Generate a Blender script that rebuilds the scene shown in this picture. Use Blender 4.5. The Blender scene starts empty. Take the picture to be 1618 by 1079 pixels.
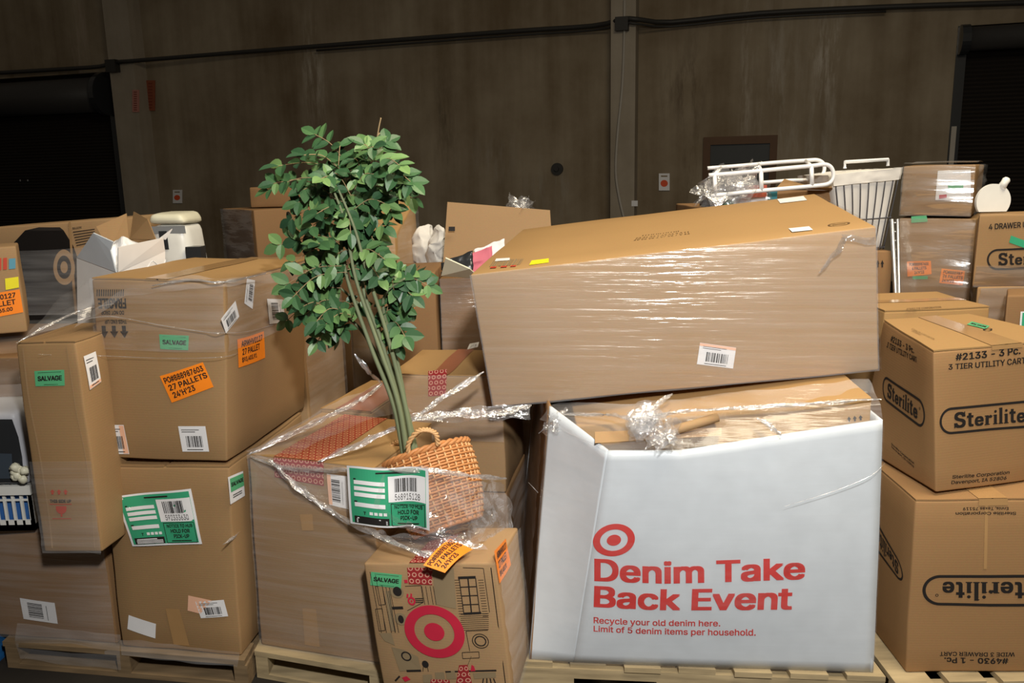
import bpy, math, random
import numpy as np
from mathutils import Vector, Matrix, noise
from mathutils.geometry import delaunay_2d_cdt
random.seed(7)
R = math.radians
sc = bpy.context.scene
COL = sc.collection

# ------------------------------------------------------------------ camera, light, exposure
CAM_H, FPX, PITCH, ROLL = 1.62, 1300.0, R(11.5), R(1.2)
W, H = 1618.0, 1079.0
fwd = Vector((0, math.cos(PITCH), -math.sin(PITCH)))
up0 = Vector((0, math.sin(PITCH), math.cos(PITCH)))
rt0 = Vector((1, 0, 0))
rt = math.cos(ROLL) * rt0 - math.sin(ROLL) * up0
up = math.cos(ROLL) * up0 + math.sin(ROLL) * rt0
CAM = Vector((0, 0, CAM_H))
cam = bpy.data.cameras.new('camera'); camo = bpy.data.objects.new('camera', cam); COL.objects.link(camo)
cam.sensor_width = 36.0; cam.lens = FPX / W * 36.0; cam.clip_end = 200
camo.matrix_world = Matrix(((rt.x, up.x, -fwd.x, CAM.x), (rt.y, up.y, -fwd.y, CAM.y), (rt.z, up.z, -fwd.z, CAM.z), (0, 0, 0, 1)))
sc.camera = camo
vs = sc.view_settings
vs.view_transform = 'Standard'; vs.look = 'None'; vs.gamma = 1.0; vs.use_curve_mapping = False
vs.exposure = 0.0
wd = bpy.data.worlds.new('world'); sc.world = wd; wd.use_nodes = True
wd.node_tree.nodes['Background'].inputs[0].default_value = (1.0, 0.86, 0.68, 1)
wd.node_tree.nodes['Background'].inputs[1].default_value = 0.07

def area(name, loc, target, size, energy, color, shape='DISK', sy=None):
    l = bpy.data.lights.new(name, 'AREA'); l.shape = shape; l.size = size
    if sy: l.size_y = sy
    l.energy = energy; l.color = color
    o = bpy.data.objects.new(name, l); COL.objects.link(o); o.location = loc
    o.rotation_euler = (Vector(target) - Vector(loc)).to_track_quat('-Z', 'Y').to_euler()
    return o
fl_ = area('camera_flash', (0.25, -0.02, 2.40), (0.55, 2.6, 1.30), 0.18, 66, (1.0, 0.97, 0.92)); fl_.data.spread = R(150)
area('warehouse_ceiling_lamp', (1.7, 1.7, 5.3), (1.0, 2.6, 0.8), 3.0, 275, (1.0, 0.86, 0.64))

# ------------------------------------------------------------------ pixel helpers (1618 x 1079 frame)
def ray(px, py):
    d = fwd * FPX + rt * (px - W / 2) + up * (H / 2 - py)
    return d / d.y
def PY(px, py, Y): return CAM + ray(px, py) * Y
def PZ(px, py, z):
    d = ray(px, py); return CAM + d * ((z - CAM_H) / d.z)
def PP(px, py, p0, n):
    d = ray(px, py); return CAM + d * ((p0 - CAM).dot(n) / d.dot(n))
def proj(p):
    d = p - CAM; z = d.dot(fwd); return (W / 2 + FPX * d.dot(rt) / z, H / 2 - FPX * d.dot(up) / z)

# ------------------------------------------------------------------ materials
def mat(name, build):
    m = bpy.data.materials.new(name); m.use_nodes = True
    nt = m.node_tree; build(nt, nt.nodes['Principled BSDF'], nt.nodes['Material Output']); return m
def N(nt, t, **kw):
    n = nt.nodes.new(t)
    for k, v in kw.items(): setattr(n, k, v)
    return n
def flat(name, col, rough=0.6, spec=0.3, metal=0.0, coat=0.0):
    def b(nt, p, o):
        tc = N(nt, 'ShaderNodeTexCoord'); nz = N(nt, 'ShaderNodeTexNoise'); nz.inputs['Scale'].default_value = 14
        mx = N(nt, 'ShaderNodeMix', data_type='RGBA')
        mx.inputs[6].default_value = (*[c * 0.9 for c in col], 1); mx.inputs[7].default_value = (*[min(1, c * 1.08) for c in col], 1)
        nt.links.new(tc.outputs['Object'], nz.inputs['Vector']); nt.links.new(nz.outputs[0], mx.inputs[0])
        nt.links.new(mx.outputs[2], p.inputs['Base Color'])
        p.inputs['Roughness'].default_value = rough; p.inputs['Specular IOR Level'].default_value = spec
        p.inputs['Metallic'].default_value = metal; p.inputs['Coat Weight'].default_value = coat
    return mat(name, b)
def kraft(name, col, var=0.10, rough=0.72):
    def b(nt, p, o):
        L = nt.links.new
        tc = N(nt, 'ShaderNodeTexCoord')
        n1 = N(nt, 'ShaderNodeTexNoise'); n1.inputs['Scale'].default_value = 2.2; n1.inputs['Detail'].default_value = 5
        n2 = N(nt, 'ShaderNodeTexNoise'); n2.inputs['Scale'].default_value = 160; n2.inputs['Detail'].default_value = 3
        wv = N(nt, 'ShaderNodeTexWave', bands_direction='Z'); wv.inputs['Scale'].default_value = 40; wv.inputs['Distortion'].default_value = 0.6
        mx = N(nt, 'ShaderNodeMix', data_type='RGBA')
        mx.inputs[6].default_value = (*[c * (1 - var) for c in col], 1); mx.inputs[7].default_value = (*[c * (1 + var) for c in col], 1)
        mx2 = N(nt, 'ShaderNodeMix', data_type='RGBA', blend_type='MULTIPLY'); mx2.inputs[0].default_value = 0.16
        bp = N(nt, 'ShaderNodeBump'); bp.inputs['Strength'].default_value = 0.035; bp.inputs['Distance'].default_value = 0.002
        for n in (n1, n2, wv): L(tc.outputs['Object'], n.inputs['Vector'])
        L(n1.outputs[0], mx.inputs[0]); L(mx.outputs[2], mx2.inputs[6]); L(n2.outputs[1], mx2.inputs[7])
        L(mx2.outputs[2], p.inputs['Base Color']); L(wv.outputs['Fac'], bp.inputs['Height']); L(bp.outputs[0], p.inputs['Normal'])
        p.inputs['Roughness'].default_value = rough; p.inputs['Specular IOR Level'].default_value = 0.22
    return mat(name, b)
def film(name, body=0.10, gloss=0.10, bump=0.5, scale=(3, 3, 70), rough=0.16, tint=(0.92, 0.92, 0.95), rand=(26, 26, 34), var=0.6):
    def b(nt, p, o):
        L = nt.links.new; nt.nodes.remove(p)
        tc = N(nt, 'ShaderNodeTexCoord')
        mp = N(nt, 'ShaderNodeMapping'); mp.inputs['Scale'].default_value = scale
        mq = N(nt, 'ShaderNodeMapping'); mq.inputs['Scale'].default_value = rand
        n1 = N(nt, 'ShaderNodeTexNoise'); n1.inputs['Scale'].default_value = 1.0; n1.inputs['Detail'].default_value = 3
        n2 = N(nt, 'ShaderNodeTexNoise'); n2.inputs['Scale'].default_value = 1.0; n2.inputs['Detail'].default_value = 4
        n3 = N(nt, 'ShaderNodeTexNoise'); n3.inputs['Scale'].default_value = 3.0; n3.inputs['Detail'].default_value = 2
        L(tc.outputs['Object'], mp.inputs[0]); L(tc.outputs['Object'], mq.inputs[0]); L(tc.outputs['Object'], n3.inputs['Vector'])
        L(mp.outputs[0], n1.inputs['Vector']); L(mq.outputs[0], n2.inputs['Vector'])
        ad = N(nt, 'ShaderNodeMath', operation='MULTIPLY_ADD'); ad.inputs[1].default_value = 0.35
        L(n2.outputs[0], ad.inputs[0]); L(n1.outputs[0], ad.inputs[2])
        bp = N(nt, 'ShaderNodeBump'); bp.inputs['Strength'].default_value = bump; bp.inputs['Distance'].default_value = 0.012
        L(ad.outputs[0], bp.inputs['Height'])
        gl = N(nt, 'ShaderNodeBsdfGlossy'); gl.inputs['Roughness'].default_value = rough; gl.inputs['Color'].default_value = (1, 1, 1, 1)
        L(bp.outputs[0], gl.inputs['Normal'])
        df = N(nt, 'ShaderNodeBsdfDiffuse'); df.inputs['Color'].default_value = (*tint, 1)
        tr = N(nt, 'ShaderNodeBsdfTransparent')
        # streaks and layers of film make it milkier in places
        mr = N(nt, 'ShaderNodeMapRange'); mr.inputs[1].default_value = 0.42; mr.inputs[2].default_value = 0.72
        mr.inputs[3].default_value = body * (1 - var); mr.inputs[4].default_value = body * (1 + var)
        a2 = N(nt, 'ShaderNodeMath', operation='MULTIPLY_ADD'); a2.inputs[1].default_value = 0.5
        L(n1.outputs[0], a2.inputs[0]); m3 = N(nt, 'ShaderNodeMath', operation='MULTIPLY'); m3.inputs[1].default_value = 0.55
        L(n3.outputs[0], m3.inputs[0]); L(m3.outputs[0], a2.inputs[2]); L(a2.outputs[0], mr.inputs[0])
        s1 = N(nt, 'ShaderNodeMixShader'); s2 = N(nt, 'ShaderNodeMixShader')
        L(mr.outputs[0], s1.inputs[0]); L(tr.outputs[0], s1.inputs[1]); L(df.outputs[0], s1.inputs[2])
        s2.inputs[0].default_value = gloss; L(s1.outputs[0], s2.inputs[1]); L(gl.outputs[0], s2.inputs[2])
        L(s2.outputs[0], o.inputs['Surface'])
    return mat(name, b)
def ring_tape(name, base, ink, cell=0.019, glossy=0.35):
    def b(nt, p, o):
        L = nt.links.new
        uv = N(nt, 'ShaderNodeUVMap')
        sc_ = N(nt, 'ShaderNodeVectorMath', operation='SCALE'); sc_.inputs['Scale'].default_value = 1 / cell
        sep = N(nt, 'ShaderNodeSeparateXYZ'); fl = N(nt, 'ShaderNodeMath', operation='FLOOR')
        hf = N(nt, 'ShaderNodeMath', operation='MULTIPLY'); hf.inputs[1].default_value = 0.5
        ax = N(nt, 'ShaderNodeMath', operation='ADD'); fx = N(nt, 'ShaderNodeMath', operation='FRACT'); fy = N(nt, 'ShaderNodeMath', operation='FRACT')
        cb = N(nt, 'ShaderNodeCombineXYZ'); ds = N(nt, 'ShaderNodeVectorMath', operation='DISTANCE'); ds.inputs[1].default_value = (0.5, 0.5, 0)
        L(uv.outputs[0], sc_.inputs[0]); L(sc_.outputs[0], sep.inputs[0]); L(sep.outputs['Y'], fl.inputs[0]); L(fl.outputs[0], hf.inputs[0])
        L(sep.outputs['X'], ax.inputs[0]); L(hf.outputs[0], ax.inputs[1]); L(ax.outputs[0], fx.inputs[0]); L(sep.outputs['Y'], fy.inputs[0])
        L(fx.outputs[0], cb.inputs[0]); L(fy.outputs[0], cb.inputs[1]); L(cb.outputs[0], ds.inputs[0])
        cr = N(nt, 'ShaderNodeValToRGB'); cr.color_ramp.interpolation = 'CONSTANT'
        e = cr.color_ramp.elements; e[0].position = 0; e[0].color = (*base, 1); e[1].position = 0.22; e[1].color = (*ink, 1)
        q = e.new(0.36); q.color = (*base, 1)
        L(ds.outputs['Value'], cr.inputs[0]); L(cr.outputs[0], p.inputs['Base Color'])
        p.inputs['Roughness'].default_value = glossy
    return mat(name, b)
def wood(name, col):
    def b(nt, p, o):
        L = nt.links.new
        tc = N(nt, 'ShaderNodeTexCoord'); mp = N(nt, 'ShaderNodeMapping'); mp.inputs['Scale'].default_value = (2.5, 14, 30)
        n1 = N(nt, 'ShaderNodeTexNoise'); n1.inputs['Scale'].default_value = 2; n1.inputs['Detail'].default_value = 6
        n2 = N(nt, 'ShaderNodeTexNoise'); n2.inputs['Scale'].default_value = 5
        cr = N(nt, 'ShaderNodeValToRGB'); e = cr.color_ramp.elements
        e[0].position = 0.3; e[0].color = (*[c * 0.62 for c in col], 1); e[1].position = 0.65; e[1].color = (*col, 1)
        mx = N(nt, 'ShaderNodeMix', data_type='RGBA', blend_type='MULTIPLY'); mx.inputs[0].default_value = 0.35
        L(tc.outputs['Object'], mp.inputs[0]); L(mp.outputs[0], n1.inputs['Vector']); L(tc.outputs['Object'], n2.inputs['Vector'])
        L(n1.outputs[0], cr.inputs[0]); L(cr.outputs[0], mx.inputs[6]); L(n2.outputs[0], mx.inputs[7]); L(mx.outputs[2], p.inputs['Base Color'])
        p.inputs['Roughness'].default_value = 0.8; p.inputs['Specular IOR Level'].default_value = 0.2
    return mat(name, b)
WT_ = Vector((math.cos(R(16.7)), -math.sin(R(16.7)), 0))
def concrete(name, c0, c1, streak=True, stains=()):
    def b(nt, p, o):
        L = nt.links.new
        tc = N(nt, 'ShaderNodeTexCoord')
        n1 = N(nt, 'ShaderNodeTexNoise'); n1.inputs['Scale'].default_value = 0.7; n1.inputs['Detail'].default_value = 9; n1.inputs['Roughness'].default_value = 0.62
        mp = N(nt, 'ShaderNodeMapping'); mp.inputs['Scale'].default_value = (2.2, 2.2, 0.16)
        n2 = N(nt, 'ShaderNodeTexNoise'); n2.inputs['Scale'].default_value = 1.6; n2.inputs['Detail'].default_value = 6
        L(tc.outputs['Object'], n1.inputs['Vector']); L(tc.outputs['Object'], mp.inputs[0]); L(mp.outputs[0], n2.inputs['Vector'])
        a = N(nt, 'ShaderNodeMath', operation='MULTIPLY_ADD'); a.inputs[1].default_value = 0.5 if streak else 0.0
        h = N(nt, 'ShaderNodeMath', operation='MULTIPLY'); h.inputs[1].default_value = 0.75 if streak else 1.0
        L(n1.outputs[0], h.inputs[0]); L(n2.outputs[0], a.inputs[0]); L(h.outputs[0], a.inputs[2])
        cr = N(nt, 'ShaderNodeValToRGB'); e = cr.color_ramp.elements
        e[0].position = 0.44; e[0].color = (*c0, 1); e[1].position = 0.80; e[1].color = (*c1, 1)
        L(a.outputs[0], cr.inputs[0]); last = cr.outputs[0]
        for (sx, sz, rx, rz, col, amt) in stains:         # old water and lime marks on the wall
            mq = N(nt, 'ShaderNodeMapping'); c_ = WT_ * sx; mq.inputs['Location'].default_value = (-c_.x / rx, -c_.y / rx, -sz / rz); mq.inputs['Scale'].default_value = (1 / rx, 1 / rx, 1 / rz)
            ln = N(nt, 'ShaderNodeVectorMath', operation='LENGTH'); mr = N(nt, 'ShaderNodeMapRange'); mr.inputs[1].default_value = 1.0; mr.inputs[2].default_value = 0.1; mr.inputs[3].default_value = 0; mr.inputs[4].default_value = amt
            ns = N(nt, 'ShaderNodeTexNoise'); ns.inputs['Scale'].default_value = 1; ns.inputs['Detail'].default_value = 7; ns.inputs['Roughness'].default_value = .7
            m2 = N(nt, 'ShaderNodeMapping'); m2.inputs['Scale'].default_value = (7, 7, 1.1); r2 = N(nt, 'ShaderNodeMapRange'); r2.inputs[1].default_value = .47; r2.inputs[2].default_value = .66
            L(tc.outputs['Object'], mq.inputs[0]); L(mq.outputs[0], ln.inputs[0]); L(ln.outputs['Value'], mr.inputs[0]); L(tc.outputs['Object'], m2.inputs[0]); L(m2.outputs[0], ns.inputs['Vector']); L(ns.outputs[0], r2.inputs[0])
            mu = N(nt, 'ShaderNodeMath', operation='MULTIPLY'); L(mr.outputs[0], mu.inputs[0]); L(r2.outputs[0], mu.inputs[1])
            mx = N(nt, 'ShaderNodeMix', data_type='RGBA'); mx.inputs[7].default_value = (*col, 1); L(mu.outputs[0], mx.inputs[0]); L(last, mx.inputs[6]); last = mx.outputs[2]
        L(last, p.inputs['Base Color'])
        bp = N(nt, 'ShaderNodeBump'); bp.inputs['Strength'].default_value = 0.25; L(n1.outputs[0], bp.inputs['Height']); L(bp.outputs[0], p.inputs['Normal'])
        p.inputs['Roughness'].default_value = 0.85; p.inputs['Specular IOR Level'].default_value = 0.15
    return mat(name, b)

K1 = kraft('kraft_board', (0.335, 0.205, 0.096))
K2 = kraft('kraft_board_pale', (0.37, 0.235, 0.12))
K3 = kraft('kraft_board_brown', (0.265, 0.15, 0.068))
K5 = kraft('kraft_board_reddish', (0.335, 0.19, 0.083))
K4 = kraft('kraft_board_golden', (0.40, 0.24, 0.098))
WHITEBOARD = flat('white_board', (0.61, 0.66, 0.71), 0.45, 0.35)
WHITECARD = flat('white_card', (0.76, 0.73, 0.70), 0.6)
INK = flat('black_ink', (0.018, 0.015, 0.014), 0.6)
BROWNINK = flat('brown_ink', (0.13, 0.075, 0.03), 0.7)
REDINK = flat('red_ink', (0.62, 0.035, 0.03), 0.5)
CRIMSON = flat('crimson_ink', (0.50, 0.02, 0.05), 0.55)
REDMARK = flat('red_print', (0.50, 0.06, 0.03), 0.6)
GREEN = flat('green_paper', (0.045, 0.36, 0.19), 0.45)
GREEN2 = flat('green_label', (0.10, 0.42, 0.20), 0.5)
ORANGE = flat('orange_paper', (0.95, 0.25, 0.015), 0.5)
PAPER = flat('white_paper', (0.80, 0.80, 0.82), 0.45)
PEACH = flat('peach_paper', (0.86, 0.50, 0.34), 0.5)
YELLOW = flat('yellow_paper', (0.80, 0.72, 0.02), 0.5)
TAPE = flat('packing_tape', (0.40, 0.235, 0.10), 0.18, 0.5)
TAPED = flat('brown_paper_tape', (0.30, 0.105, 0.05), 0.45)
PRINTGREY = flat('grey_print', (0.25, 0.185, 0.105), 0.7)
RINGTAPE = ring_tape('ring_pattern_tape', (0.30, 0.025, 0.028), (0.62, 0.33, 0.24))
RINGTAPE2 = ring_tape('ring_pattern_tape_rust', (0.36, 0.06, 0.03), (0.58, 0.30, 0.14), 0.022)
BLACKPR = flat('black_print', (0.022, 0.019, 0.018), 0.5)
FILM = film('stretch_film', 0.10, 0.045, 0.5)
FILM_LONG = film('stretch_film_tight', 0.14, 0.09, 0.42, scale=(3.2, 3.2, 70), rough=0.19, tint=(0.74, 0.76, 0.80), var=0.2, rand=(9, 9, 60))
FILM_WHITE = film('stretch_film_clear', 0.05, 0.05, 0.40, scale=(3, 3, 50), rough=0.16)
FILM_CRUMPLE = film('stretch_film_crumpled', 0.12, 0.20, 0.9, scale=(14, 14, 40), rough=0.12, rand=(60, 60, 60))
FILM_HEAVY = film('stretch_film_heavy', 0.12, 0.24, 0.35, scale=(3, 3, 26), rough=0.15, rand=(12, 12, 30))
FILM_ROPE = film('stretch_film_twisted', 0.20, 0.28, 0.8, scale=(40, 40, 60), rough=0.12)
WOOD = wood('pallet_wood', (0.29, 0.20, 0.11))
WOODP = wood('pallet_wood_pale', (0.55, 0.43, 0.25))
BLUEWOOD = wood('blue_painted_wood', (0.02, 0.16, 0.45))
WHITEPL = flat('white_plastic', (0.78, 0.78, 0.74), 0.35, 0.5)
CREAM = flat('cream_plastic', (0.74, 0.72, 0.56), 0.4, 0.4)
DARKPL = flat('dark_plastic', (0.025, 0.027, 0.03), 0.25, 0.5)
GREYPL = flat('grey_plastic', (0.22, 0.23, 0.24), 0.4)
BLUECL = flat('blue_cloth', (0.03, 0.12, 0.36), 0.7)
CHROME = flat('chrome', (0.5, 0.51, 0.53), 0.35, 0.5, 1.0)
WHITEMETAL = flat('white_metal', (0.82, 0.82, 0.82), 0.3, 0.5)
WHITECLOTH = flat('white_cloth', (0.70, 0.68, 0.64), 0.85)
WIRE = flat('dark_wire', (0.07, 0.07, 0.08), 0.4)
WICKER = flat('wicker', (0.50, 0.215, 0.075), 0.5, 0.4)
WICKERP = flat('wicker_pale', (0.56, 0.33, 0.15), 0.5, 0.4)
STEM = flat('stem_green', (0.17, 0.20, 0.11), 0.6)
TWIG = flat('twig', (0.30, 0.21, 0.11), 0.7)
STAINS = [(-6.69, 3.24, 0.35, 1.2, (0.55, 0.5, 0.42), 0.8), (1.12, 3.09, 0.3, 1.0, (0.6, 0.55, 0.48), 0.85), (0.44, 2.79, 0.5, 1.6, (0.42, 0.38, 0.32), 0.7), (1.02, 1.92, 0.55, 0.9, (0.4, 0.37, 0.31), 0.6), (-0.7, 1.88, 0.22, 2.5, (0.1, 0.07, 0.04), 0.7), (-4.49, 2.47, 0.3, 1.1, (0.08, 0.06, 0.04), 0.8), (-0.81, 2.77, 0.5, 0.6, (0.09, 0.06, 0.04), 0.7), (-5.12, 2.87, 0.6, 0.5, (0.36, 0.32, 0.26), 0.5), (-11.25, 4.11, 0.3, 1.0, (0.45, 0.36, 0.3), 0.7), (-3.68, 1.87, 0.5, 0.5, (0.36, 0.33, 0.28), 0.5), (-2.78, 1.37, 0.6, 0.6, (0.33, 0.31, 0.27), 0.6), (0.05, 3.06, 0.12, 2.0, (0.5, 0.45, 0.38), 0.7)]
CONC = concrete('stained_concrete', (0.17, 0.125, 0.075), (0.34, 0.285, 0.205), True, STAINS)
CONCP = concrete('column_concrete', (0.25, 0.21, 0.155), (0.40, 0.35, 0.28))
FLOORM = concrete('dark_floor', (0.022, 0.019, 0.016), (0.075, 0.062, 0.05), False)
DOORM = flat('rollup_door_metal', (0.030, 0.025, 0.021), 0.5, 0.3)
HOOD = flat('door_hood', (0.045, 0.043, 0.042), 0.5, 0.3)
STEELDOOR = flat('door_panel', (0.035, 0.038, 0.038), 0.5)
FRAMEW = flat('door_frame', (0.11, 0.055, 0.025), 0.6)
PIPE = flat('conduit_grey', (0.035, 0.033, 0.03), 0.5)
CABLE = flat('cable_white', (0.42, 0.39, 0.34), 0.6)
def leafmat():
    def b(nt, p, o):
        L = nt.links.new
        g = N(nt, 'ShaderNodeNewGeometry'); cr = N(nt, 'ShaderNodeValToRGB'); e = cr.color_ramp.elements
        e[0].position = 0; e[0].color = (0.022, 0.065, 0.030, 1); e[1].position = 1; e[1].color = (0.17, 0.29, 0.095, 1)
        q = e.new(0.55); q.color = (0.055, 0.135, 0.05, 1)
        L(g.outputs['Random Per Island'], cr.inputs[0]); L(cr.outputs[0], p.inputs['Base Color'])
        p.inputs['Roughness'].default_value = 0.42; p.inputs['Specular IOR Level'].default_value = 0.4
    return mat('leaf_green', b)
LEAF = leafmat()

# ------------------------------------------------------------------ object helpers
def tag(o, label=None, cat=None, group=None, kind=None):
    if label: o['label'] = label
    if cat: o['category'] = cat
    if group: o['group'] = group
    if kind: o['kind'] = kind
    return o
def empty(name, loc, label, cat, group=None):
    o = bpy.data.objects.new(name, None); COL.objects.link(o); o.location = loc; o.empty_display_size = 0.1
    return tag(o, label, cat, group)
def root_loc(par):
    l = Vector((0, 0, 0))
    while par is not None: l += par.location; par = par.parent
    return l
class MB:
    def __init__(s): s.v = []; s.f = []; s.uv = {}
    def add(s, vs_, fs, uvs=None):
        k = len(s.v); s.v += [Vector(v) for v in vs_]
        for f in fs:
            if uvs is not None: s.uv[len(s.f)] = [uvs[i] for i in f]
            s.f.append([i + k for i in f])
        return s
    def quad(s, a, b, c, d): return s.add([a, b, c, d], [(0, 1, 2, 3)])
    def grid(s, fn, nu, nv, uvs=(1, 1)):
        vs_ = []; us = []
        for j in range(nv + 1):
            for i in range(nu + 1):
                u, v = i / nu, j / nv; vs_.append(fn(u, v)); us.append((u * uvs[0], v * uvs[1]))
        fs = [(j * (nu + 1) + i, j * (nu + 1) + i + 1, (j + 1) * (nu + 1) + i + 1, (j + 1) * (nu + 1) + i) for j in range(nv) for i in range(nu)]
        return s.add(vs_, fs, us)
    def box(s, p, x, y, z):
        p, x, y, z = map(Vector, (p, x, y, z))
        c = [p + x * i + y * j + z * k for k in (0, 1) for j in (0, 1) for i in (0, 1)]
        return s.add(c, [(0, 2, 3, 1), (4, 5, 7, 6), (0, 1, 5, 4), (2, 6, 7, 3), (0, 4, 6, 2), (1, 3, 7, 5)])
    def tube(s, pts, rad, n=8, cap=True):
        pts = [Vector(p) for p in pts]; m = len(pts)
        rads = rad if isinstance(rad, (list, tuple)) else [rad] * m
        vs_ = []; ref = None
        for i, p in enumerate(pts):
            t = (pts[min(i + 1, m - 1)] - pts[max(i - 1, 0)]).normalized()
            if ref is None: ref = t.orthogonal().normalized()
            ref = (ref - t * ref.dot(t))
            ref = ref.normalized() if ref.length > 1e-6 else t.orthogonal().normalized()
            b = t.cross(ref)
            for k in range(n):
                a = 2 * math.pi * k / n; vs_.append(p + (ref * math.cos(a) + b * math.sin(a)) * rads[i])
        fs = [(i * n + k, i * n + (k + 1) % n, (i + 1) * n + (k + 1) % n, (i + 1) * n + k) for i in range(m - 1) for k in range(n)]
        if cap: fs += [tuple(range(n - 1, -1, -1)), tuple((m - 1) * n + k for k in range(n))]
        return s.add(vs_, fs)
    def build(s, name, m, par=None, smooth=False, loc=None):
        base = root_loc(par) if par is not None else (Vector(loc) if loc is not None else Vector((0, 0, 0)))
        me = bpy.data.meshes.new(name)
        me.from_pydata([tuple(v - base) for v in s.v], [], s.f); 
        if s.uv:
            ul = me.uv_layers.new(name='UVMap')
            for pi, poly in enumerate(me.polygons):
                u = s.uv.get(pi)
                if u:
                    for li, q in zip(poly.loop_indices, u): ul.data[li].uv = q
        me.materials.append(m)
        if smooth:
            for p in me.polygons: p.use_smooth = True
        me.update()
        o = bpy.data.objects.new(name, me); COL.objects.link(o)
        if par is not None: o.parent = par
        else: o.location = base
        return o
def build_each(mb, name, m, par):
    """every sheet collected in mb becomes a part of its own"""
    ms = mb.marks + [(len(mb.v), len(mb.f))]; o = None
    for (v0, f0), (v1, f1) in zip(ms, ms[1:]):
        q = MB(); q.v = mb.v[v0:v1]; q.f = [[i - v0 for i in f] for f in mb.f[f0:f1]]; o = q.build(name, m, par, True)
    return o
def smooth_pts(pts, per=6):
    pts = [Vector(p) for p in pts]; out = []
    for i in range(len(pts) - 1):
        p0, p1, p2, p3 = pts[max(i - 1, 0)], pts[i], pts[i + 1], pts[min(i + 2, len(pts) - 1)]
        for k in range(per):
            t = k / per; t2 = t * t; t3 = t2 * t
            out.append(0.5 * ((2 * p1) + (p2 - p0) * t + (2 * p0 - 5 * p1 + 4 * p2 - p3) * t2 + (3 * p1 - p0 - 3 * p2 + p3) * t3))
    out.append(pts[-1]); return out
def nz3(p, s, seed=0): return Vector((noise.noise(p * s + Vector((seed, 0, 0))), noise.noise(p * s + Vector((0, seed + 17, 0))), noise.noise(p * s + Vector((0, 0, seed + 31)))))

# ------------------------------------------------------------------ printed surfaces
TXT = {}
try:      # the sans face that ships with Blender; its built-in face otherwise
    import os
    SANS = bpy.data.fonts.load(os.path.join(bpy.utils.system_resource('DATAFILES'), 'fonts', 'Inter.woff2'))
except Exception:
    SANS = None
def text_mesh(s, bold=0.0):
    k = (s, bold)
    if k in TXT: return TXT[k]
    cu = bpy.data.curves.new('t', 'FONT'); cu.body = s; cu.size = 1
    if SANS: cu.font = SANS
    cu.resolution_u = 3
    o = bpy.data.objects.new('t', cu); COL.objects.link(o)
    # outlines -> triangles, kept where the winding number is not zero (glyph contours may overlap)
    crv = o.to_curve(bpy.context.evaluated_depsgraph_get()); loops = []
    for sp in crv.splines:
        b = sp.bezier_points; lp = []
        for a_, c_ in zip(b, list(b[1:]) + [b[0]]):
            p0, p1, p2, p3 = a_.co.xy, a_.handle_right.xy, c_.handle_left.xy, c_.co.xy; st = abs((p1 - p0).cross(p3 - p0)) + abs((p2 - p0).cross(p3 - p0)) < 1e-6
            for t in ((0,) if st else (0, .25, .5, .75)):
                u = 1 - t; lp.append(p0 * u ** 3 + p1 * 3 * u * u * t + p2 * 3 * u * t * t + p3 * t ** 3)
        cl = [p for k, p in enumerate(lp) if (p - lp[k - 1]).length > 1e-5]
        if len(cl) > 2: loops.append(cl)
    o.to_curve_clear(); v, f = [], []
    if loops:
        P_ = [p for l in loops for p in l]; E_ = []; n0 = 0
        for l in loops: E_ += [(n0 + k, n0 + (k + 1) % len(l)) for k in range(len(l))]; n0 += len(l)
        cv, _, cf_ = delaunay_2d_cdt(P_, E_, [], 0, 1e-6)[:3]
        ea = np.array([P_[a_] for a_, _b in E_]); eb = np.array([P_[b_] for _a, b_ in E_])
        for t in cf_:
            c = sum((cv[k] for k in t), Vector((0, 0))) / len(t); y = c.y
            cr_ = (eb[:, 0] - ea[:, 0]) * (y - ea[:, 1]) - (c.x - ea[:, 0]) * (eb[:, 1] - ea[:, 1])
            wn = np.sum((ea[:, 1] <= y) & (eb[:, 1] > y) & (cr_ > 0)) * -1 + np.sum((ea[:, 1] > y) & (eb[:, 1] <= y) & (cr_ < 0))
            if wn: f.append(tuple(t))
        v = [(p.x, p.y) for p in cv]
    if bold:        # heavier strokes: the same outline struck several times
        v0, f0 = v, f; v, f = [], []; k_ = 1.25 * bold
        for dx, dy in ((-k_, -k_ * .6), (k_, -k_ * .6), (k_, k_ * .6), (-k_, k_ * .6), (0, 0)):
            n0 = len(v); v += [(x + dx, y + dy) for x, y in v0]; f += [tuple(i + n0 for i in p) for p in f0]
    bpy.data.objects.remove(o); bpy.data.curves.remove(cu)
    TXT[k] = (v, f); return TXT[k]
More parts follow.
